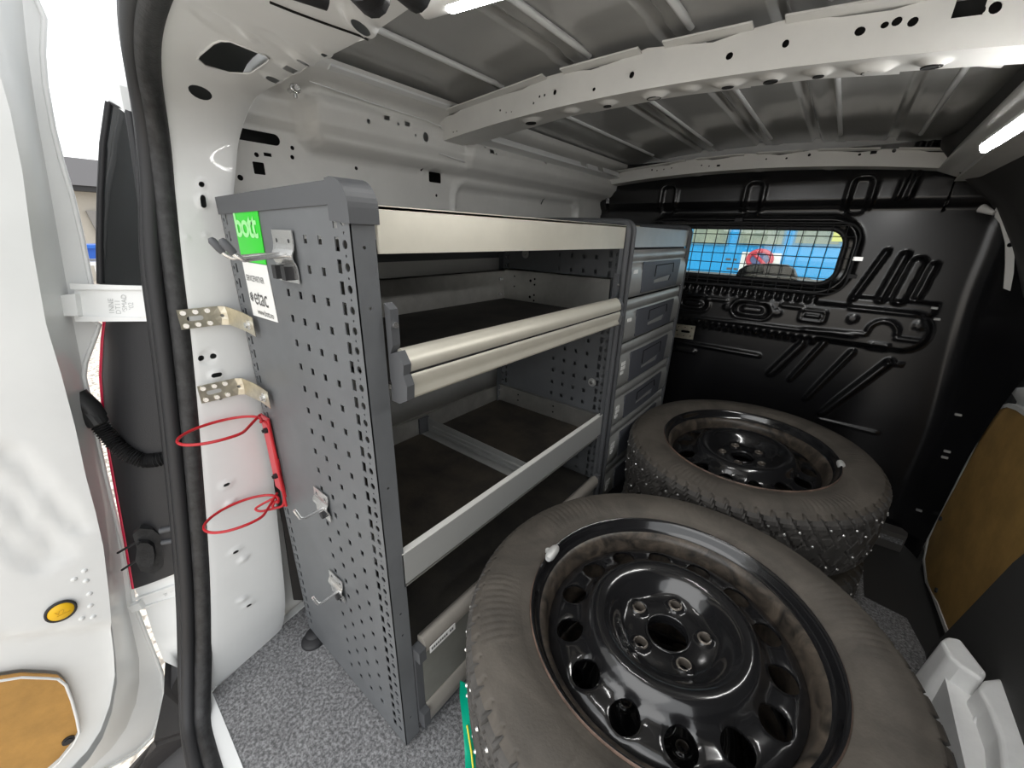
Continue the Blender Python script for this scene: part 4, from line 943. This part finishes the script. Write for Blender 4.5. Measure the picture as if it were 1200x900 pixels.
# small label on the locker rail
lb = empty('rail_label', (XF+.018,.36,.24), 'small white printed label stuck on the bottom locker rail', 'label')
m = MB(); m.prism([(XF+.0180,.312,.228),(XF+.0180,.375,.228),(XF+.0180,.375,.244),(XF+.0180,.312,.244)], (.0008,0,0)); m.build('paper', WSTRIP, lb)
m = MB(); 
for k in range(11):
    m.box((XF+.0188,.316+k*.005,.233),(XF+.0191,.3195+k*.005,.2385)) if k != 8 else None
m.build('print', INK, lb)

# ================================================================= brackets between pillar and panel
def bracket(name, y0, zc, label, npts):
    o = empty(name, (-.845, y0, zc), label, 'bracket', 'zinc fixing brackets on the rear pillar')
    x = -.838; h = .0165
    p = [(x, .172), (x, .228), (x+.005, .240), (-.790, .2495), (-.752, .2515)]
    d = np.r_[0, np.cumsum([math.dist(a, b) for a, b in zip(p[:-1], p[1:])])]
    fn = lambda u, v: P3(np.interp(u, d, [a for a, b in p]), np.interp(u, d, [b for a, b in p])-.003, zc+v-.12*np.maximum(u-.06, 0)*1.0)
    hs = [rrect(.022, 0, .012, .0042, .004)]+[circ(.005+.017*i, .0108*j, .0016, 8) for i in range(3) for j in (-1, 1)]+[circ(.062, 0, .003, 8)]
    m = MB(); m.sheet([(0,-h),(.058,-h),(d[-1],-h*1.0),(d[-1],h),(.058,h),(0,h)], hs, fn, (.0012,-.0012,0), step=.01); m.build('strap', ZINC, o)
    for i in range(3):
        for j in (-1, 1):
            if (i, j) == (0, 1) and npts == 5: continue
            q = fn(np.array([.007+.017*i]), np.array([.0108*j]))[0]; m = MB(); m.cyl(q, (.004,-.001,0), .0040, 12); s_ = m.build('rivet', STEEL, o)
    q = fn(np.array([d[-1]-.016]), np.array([0.]))[0]+np.array([0,-.001,0]); m = MB(); m.cyl(q, (0,-.002,0), .0085, 18); m.cyl(q, (0,-.007,0), .0052, 6, smooth=False); m.build('bolt', STEEL, o)
bracket('fixing_bracket', .172, .800, 'zinc bracket from pillar to rack, upper one beside the white sticker', 6)
bracket('fixing_bracket', .172, .665, 'zinc bracket from pillar to rack, lower one above the red wire holder', 6)
# eye bolt near the roof
e0 = at(345,104,0,-.85); m = MB(); m.cyl(e0+np.array([-.02,0,0]), (.03,0,0), .004, 12); m.tube([e0+np.array([.004,.008*math.cos(t*PI/8),.006*math.sin(t*PI/8)]) for t in range(16)], .002, 8, closed=True); m.cyl(e0, (0,0,-.014), .0035, 10)
m.build('roof_hook', STEEL, label='small zinc hook screwed under the left roof edge', cat='hook')

# ================================================================= red wire holder
rw = empty('wire_holder', (-.80,.25,.5), 'red wire double-ring holder fixed to the rear edge of the end panel', 'holder')
m = MB(); m.box((-.824,.2505,.434),(-.786,.2535,.604)); m.build('back_plate', REDL, rw)
for z in (.575,.470):
    m = MB(); m.cyl((-.803,.2505,z),(0,-.006,0),.0055,10); m.cyl((-.803,.2505,z),(0,-.009,0),.0032,6); m.build('knob', PLAST, rw)
def ringpts(cx, cy, rx_, ry_, z, a0, a1, n=40, tilt=0): return [(cx+rx_*math.cos(a), cy+ry_*math.sin(a), z+tilt*(cy-.25+ry_*math.sin(a))) for a in np.linspace(a0, a1, n)]
for z in (.606,.424):
    pts = ringpts(-.797,.178,.043,.064, z, math.radians(58), math.radians(58+320), 44, .0)
    if z > .5: pts = [(-.778,.250,.430),(-.778,.2485,.53),(-.780,.247,z-.006),(-.788,.241,z)]+pts+[(-.812,.246,z)]
    else: pts = [(-.778,.250,.52),(-.778,.248,.43),(-.783,.244,z-.018),(-.796,.225,z-.018),(-.792,.236,z)]+pts+[(-.812,.247,z)]
    m = MB(); m.tube(spline(pts, 110), .0026, 10); m.build('wire_ring', RED, rw)
m = MB(); m.tube(spline([(-.787,.249,.405),(-.790,.235,.405),(-.80,.205,.408),(-.812,.200,.412),(-.808,.222,.418),(-.800,.243,.424)], 30), .0024, 8); m.build('wire_loop', RED, rw)
m = MB(); m.tube(spline([(-.780,.2485,.606),(-.778,.2470,.50),(-.778,.2480,.408)], 30), .0026, 8); m.build('side_wire', RED, rw)

# ================================================================= hooks on the panel
def hook(x, z, label, double=False):
    o = empty('panel_hook', (x, .255, z), label, 'hook', 'zinc hooks on the perforated end panel')
    w_ = .030 if double else .024; h = .034 if double else .027
    m = MB(); m.sheet([(x-w_,z-h),(x+w_,z-h),(x+w_,z+h),(x-w_,z+h)], [circ(x-w_*.6, z+h*.6, .003, 10), circ(x+w_*.6, z+h*.6, .003, 10)], lambda u, v: P3(u, .2535-.005*np.exp(-((v-z)/.008)**2), v), (0,-.0015,0), step=.006)
    m.build('plate', STEEL, o)
    if double:
        for dx, ex in ((-.006,-.022),(.012,.016)):
            m = MB(); m.tube([(x+dx,.250,z+.002),(x+(dx+ex)/2,.225,z+.001),(x+ex,.196,z-.002),(x+ex-.002,.190,z+.002),(x+ex-.005,.184,z+.009)], .0032, 10); pr_ = m.build('prong', STEEL, o)
            m = MB(); m.tube([(x+ex-.003,.188,z+.005),(x+ex-.004,.1855,z+.009),(x+ex-.008,.180,z+.019),(x+ex-.009,.179,z+.022)], [.0042,.005,.005,.003], 12); m.build('rubber_tip', CAP, pr_)
        for dx in (-.014,.014):
            m = MB(); m.box((x+dx-.006,.240,z-.030),(x+dx+.006,.2525,z-.012)); m.build('clip', PLAST, o)
    else:
        m = MB(); m.tube([(x+.012,.250,z),(x+.012,.216,z-.001),(x+.011,.209,z+.002),(x+.008,.204,z+.020)], .0028, 10); m.build('prong', STEEL, o)
        m = MB(); m.cyl((x+.006,.252,z-.018),(0,-.007,0),.0065,8); m.build('clip', PLAST, o)
hook(-.598,.912, 'double-pronged zinc hook with rubber tips in front of the green sticker', True)
hook(-.616,.492, 'single zinc hook on the end panel, upper one beside the red wire holder')
hook(-.613,.300, 'single zinc hook low on the end panel, near the floor')

# ================================================================= wheels
R0_, R1_, TW = .221, .3225, .200      # rim seat, tread radius, width
def wheel(name, label):
    o = empty(name, (0,0,0), label, 'wheel', 'studded winter wheels stacked on the floor')
    # tyre: half profile, z from 0 (bottom) to TW (top)
    pr = []
    side_ = [(.216,.016),(.2225,.010),(.232,.009),(.236,.006),(.250,.002),(.268,.000),(.284,.002),(.297,.007),(.302,.0075),(.304,.010),(.312,.017)]
    tread = [(.3185,.026),(.3205,.034)]+[(.3225-.004*abs((z-.1)/.066)**3, z) for z in np.linspace(.042,.158,21)]+[(.3205,.166),(.3185,.174)]
    top = [(r, TW-z) for r, z in side_[::-1]]
    prof = side_+tread+top; ns = len(side_); ntr = len(tread); n = 744
    A = np.arange(n)*2*PI/n; V = []
    for i, (r, z) in enumerate(prof):
        rr_ = np.full(n, r); zz_ = np.full(n, z)
        if ns-2 <= i < ns+ntr+2:
            t = (z-.1)/.1; K = 62
            ph = (A*K/(2*PI)+abs(t)*2.1*1.0+ (.5 if t > 0 else 0)) % 1
            g = (ph < .21)&(abs(t) > .16)
            ph2 = (A*K/2/(2*PI)-abs(t)*1.3) % 1
            g2 = (ph2 < .09)&(abs(t) < .55)
            cg = (abs(abs(t)-.46) < .035)&((A*K/(2*PI)) % 1 < .8)
            rr_ = rr_-.0085*(g|g2|cg)
        elif i >= ns+ntr+2 or i < ns-2:
            # shallow moulded ridges on the shoulder and dashes on the sidewall
            if .296 < r < .31: pass
            if .255 < r < .29:
                seg = ((A*6/(2*PI)) % 1) < .42; rid = ((A*150/(2*PI)) % 1) < .5; zz_ = zz_+(1 if z > .1 else -1)*.0010*(seg&rid)
            if .24 < r < .252: zz_ = zz_+(1 if z > .1 else -1)*.0006*((((A*90/(2*PI)) % 1) < .5)&(((A*3/(2*PI)) % 1) < .35))
        V.append(np.stack([rr_*np.cos(A), rr_*np.sin(A), zz_], -1))
    V = np.concatenate(V); m = MB(); 
    def band(i0, i1, mt, sm):
        m.use(mt); Fc = [(i*n+k, i*n+(k+1) % n, (i+1)*n+(k+1) % n, (i+1)*n+k) for i in range(i0, i1) for k in range(n)]
        k0 = len(m.v); m.v += [tuple(p) for p in V[i0*n:(i1+1)*n].tolist()]
        for f in Fc: m.f.append(tuple(q_-i0*n+k0 for q_ in f)); m.m.append(m.cur); m.s.append(sm)
    band(0, ns-1, TYRES, True); band(ns-1, ns+ntr, TREADM, False); band(ns+ntr, len(prof)-1, TYRES, True)
    ty = m.build('tyre', None, o, local=True)
    # studs
    m = MB(); rnd = random.Random(7)
    for k in range(124):
        a = 2*PI*k/124+rnd.uniform(-.008,.008); z = [.034,.166,.060,.145,.048,.155,.078,.125][k % 8]+rnd.uniform(-.004,.004)
        r = .3222-.004*abs((z-.1)/.066)**3
        p = np.array([r*math.cos(a), r*math.sin(a), z]); m.tube([p, p*np.array([1.0085,1.0085,1])+np.array([0,0,0])], [.0033,.0022], 6)
    m.build('studs', STUDM, o, local=True, kind='stuff')
    # rim barrel (top lip at z=.190)
    m = MB(); m.use(RUST); m.lathe([(.2165,.180),(.2205,.186),(.2215,.190),(.2195,.1925)], 96)
    m.use(RIMM); m.lathe([(.2195,.1925),(.2170,.1915),(.2140,.186),(.2115,.177),(.2085,.172),(.2050,.169)], 96)
    m.use(RIMD); m.lathe([(.2050,.169),(.1990,.166),(.1945,.158),(.1915,.140),(.1900,.132),(.188,.128),(.178,.110),(.174,.080),(.190,.040),(.205,.022),(.216,.014),(.219,.008)], 96)
    rm = m.build('rim', None, o, local=True)
    # disc: holes by triangulation
    DR = [(0,.146),(.032,.146),(.040,.147),(.046,.148),(.066,.148),(.072,.150),(.079,.157),(.088,.168),(.099,.1765),(.110,.180),(.119,.1785),(.126,.172),(.132,.163),(.139,.155),(.150,.1515),(.158,.1505),(.166,.150),(.174,.148),(.182,.143),(.1895,.136)]
    xr_, zr_ = [a for a, b in DR], [b for a, b in DR]
    rr0 = np.linspace(0, .19, 200); zz0 = np.interp(rr0, xr_, zr_)
    for _ in range(6): zz0[2:-2] = (zz0[:-4]+zz0[1:-3]+2*zz0[2:-2]+zz0[3:-1]+zz0[4:])/6
    BH = [(.054*math.cos(2*PI*k/5), .054*math.sin(2*PI*k/5)) for k in range(5)]
    def dz(u, v):
        r = np.hypot(u, v); z = np.interp(r, rr0, zz0)
        for (bx, by) in BH:
            d = np.hypot(u-bx, v-by); z = z+.005*up(d-.0125, .006)*(r > .03)
        th = np.arctan2(v, u); z = z+.0022*np.cos(5*th)*np.exp(-((r-.066)/.012)**2)
        for k in range(14):
            a = 2*PI*(k+.5)/14; d = np.hypot(u-.1565*math.cos(a), v-.1565*math.sin(a)); z = z-.0016*up(d-.0225, .005)
        return P3(u, v, z)
    hs = [circ(bx, by, .0082, 16) for bx, by in BH]+[circ(.1565*math.cos(2*PI*(k+.5)/14), .1565*math.sin(2*PI*(k+.5)/14), .0205, 28) for k in range(14)]+[circ(0, 0, .0315, 32)]
    m = MB(); m.sheet(circ(0, 0, .1895, 96), hs, dz, (0,0,-.0045), step=.0035, smooth=True)
    dc = m.build('wheel_disc', RIMM, o, local=True)
    m = MB(); m.lathe([(.0345,.1475),(.0325,.1495),(.0305,.1475),(.0305,.130)], 40); m.build('hub_bore_lip', RIMM, dc, local=True)
    for bx, by in BH:
        m = MB(); m.lathe([(.0112,.1525),(.0095,.155),(.0080,.1535),(.0078,.140)], 18, (bx, by, 0)); m.build('bolt_seat', mat_worn, dc, local=True)
    return o
NRZ = .42
mat_worn = mat('worn_bolt_seat', (.16,.14,.12), .3, .5)
def copytree(o, parent=None, depth=0):
    c = o.copy(); COL.objects.link(c)
    if parent is not None: c.parent = parent
    for ch in [q for q in o.children]: copytree(ch, c, depth+1)
    return c
w1 = wheel('wheel', 'black steel studded wheel nearest the camera, lying face up on top')
def place(o, x, y, z, rz, rx_=0, ry_=0): o.location = (x, y, z); o.rotation_euler = (rx_, ry_, rz)
NW = (-.070, .522); FW = (-.085, 1.221)
kids = list(w1.children)
spots = [((-.062,.528), 0.0, .9, (0,0), 'wheel at the bottom of the near stack, hidden under the nearest wheel'),
         (FW, .2150, 2.15, (-.039,-.028), 'black steel studded wheel farther from the camera, top of the far stack'),
         ((-.083,1.217), 0.0, 1.7, (0,0), 'wheel at the bottom of the far stack, its tread just showing')]
for (xy, z, rz, tl2, lab) in spots:
    c = copytree(w1); place(c, xy[0], xy[1], z, rz, *tl2); c['label'] = lab
place(w1, NW[0], NW[1], .2125, NRZ, .010, -.030)
# balance weights
for (px, py, lab, rz) in ((651,650,'white balance weight clipped on the rim of the nearest wheel',0),(978,543,'pale balance weight clipped on the rim of the far wheel',0)):
    q = at(px, py, 2, .406); cxy = NW if px < 800 else FW; a = math.atan2(q[1]-cxy[1], q[0]-cxy[0])
    bwt = empty('balance_weight', (cxy[0]+.2195*math.cos(a), cxy[1]+.2195*math.sin(a), .404), lab, 'weight', 'balance weights on the rims')
    m = MB(); pts = [(cxy[0]+.2155*math.cos(a+t), cxy[1]+.2155*math.sin(a+t), .4045) for t in np.linspace(-.085,.085,7)]
    pts = [(p[0], p[1], p[2]+.002) for p in pts]; m.tube(pts, [.005,.0080,.0088,.0088,.0088,.0080,.005], 12); m.build('body', WEIGHT, bwt)
    c0 = (cxy[0]+.2235*math.cos(a), cxy[1]+.2235*math.sin(a)); m = MB(); m.cyl((c0[0],c0[1],.4045),(0,0,.005),.0055,12); m.build('clip', WEIGHT, bwt)

# ================================================================= green bag, white block, lamps
m = MB(); gp = [at(a, b, 2, z) for a, b, z in ((539,797,.17),(537,820,.15),(540,845,.12),(544,875,.09),(547,905,.06),(552,925,.04))]
V = []; 
for i, p in enumerate(gp):
    for j in range(6): V.append(p+np.array([.010*j, .006*j+.004*math.sin(j*2.4+i), -.012*j+.004*math.sin(j*3+i*1.7)]))
m.add(V, [(i*6+j, i*6+j+1, (i+1)*6+j+1, (i+1)*6+j) for i in range(5) for j in range(5)], True)
V = [np.array(v)+np.array([.002,.001,-.002]) for v in V]; m.add(V, [((i+1)*6+j, (i+1)*6+j+1, i*6+j+1, i*6+j) for i in range(5) for j in range(5)], True)
gb = empty('plastic_bag', gp[3], 'crumpled green plastic bag peeping out left of the nearest wheel', 'bag'); m.build('film', BAG, gb)
m = MB(); m.tube([gp[2]+np.array([.012,.004,-.004]), gp[3]+np.array([.014,.004,-.004]), gp[4]+np.array([.014,.004,-.002]), gp[5]+np.array([.014,.004,0])], .0018, 6); m.build('yellow_hem', YBAND, gb)

wb = empty('moulded_block', (.35,.8,0), 'white moulded foam block with stepped ridges between nearest wheel and right wall', 'block')
def bevel(o_, w_): b_ = o_.modifiers.new('bevel', 'BEVEL'); b_.width = w_; b_.segments = 4; b_.limit_method = 'ANGLE'
def drafted(pix, zt, nm, dr=.012, w_=.007):
    T = [at(a, b, 2, zt) for a, b in pix]; c_ = sum(T)/len(T); n = len(T)
    Bt = [np.array([p[0]+(p[0]-c_[0])*.0-(dr if p[0] < c_[0] else 0), p[1]+(dr if p[1] > c_[1] else -dr)*.5, .0]) for p in T]
    m = MB(); m.add(T+Bt, [tuple(range(n)), tuple(range(n, 2*n))[::-1]]+[((i+1) % n, i, n+i, n+(i+1) % n) for i in range(n)]); o_ = m.build(nm, EPP, wb); bevel(o_, w_); return o_
drafted([(1103,750),(1111,745),(1126,748),(1158,789),(1152,797),(1126,780),(1112,768)], .215, 'stepped_rib')
drafted([(1147,806),(1155,796),(1177,793),(1200,850),(1235,940),(1180,940),(1171,860),(1159,828)], .215, 'stepped_rib')
m = MB(); m.prism([(.352,.55,0),(.408,.55,0),(.408,.985,0),(.352,.985,0)], (0,0,.170)); bevel(m.build('body', EPP, wb), .012)
m = MB(); m.tube([at(1160,824,2,.200), at(1128,872,2,.135)], .006, 8); m.build('ridge', EPP, wb)

lamp = empty('led_strip_lamp', (.135,1.0,1.12), 'lit white LED strip lamp at the right roof rail', 'lamp')
l0 = at(1157,171,2,1.118); l1 = l0+np.array([.01,-.50,.0])
m = MB(); m.tube([l0+np.array([.004,.012,.004]), l0+np.array([.004,-.5,.004])], .013, 12); m.build('housing', WSTRIP, lamp)
m = MB(); m.tube([l0+np.array([.0,.006,-.006]), l0, l0+np.array([.0,-.49,-.006])], [.006,.0095,.0095], 12); m.build('diffuser', LED, lamp)
lamp2 = empty('led_strip_lamp', (-.38,.36,1.19), 'lit white LED strip lamp just below the roof behind the header', 'lamp')
a0 = at(497,12,2,1.19); a1 = at(555,-6,2,1.19)
m = MB(); m.tube([a0+np.array([0,0,.008]), a1+np.array([0,0,.008]), a1+(a1-a0)*3+np.array([0,0,.008])], .016, 12); m.build('housing', WSTRIP, lamp2)
m = MB(); d_ = (a1-a0); m.tube([a0+d_*.45, a0+d_*.55, a0+d_*4], [.006,.010,.010], 12); m.build('diffuser', LED, lamp2)
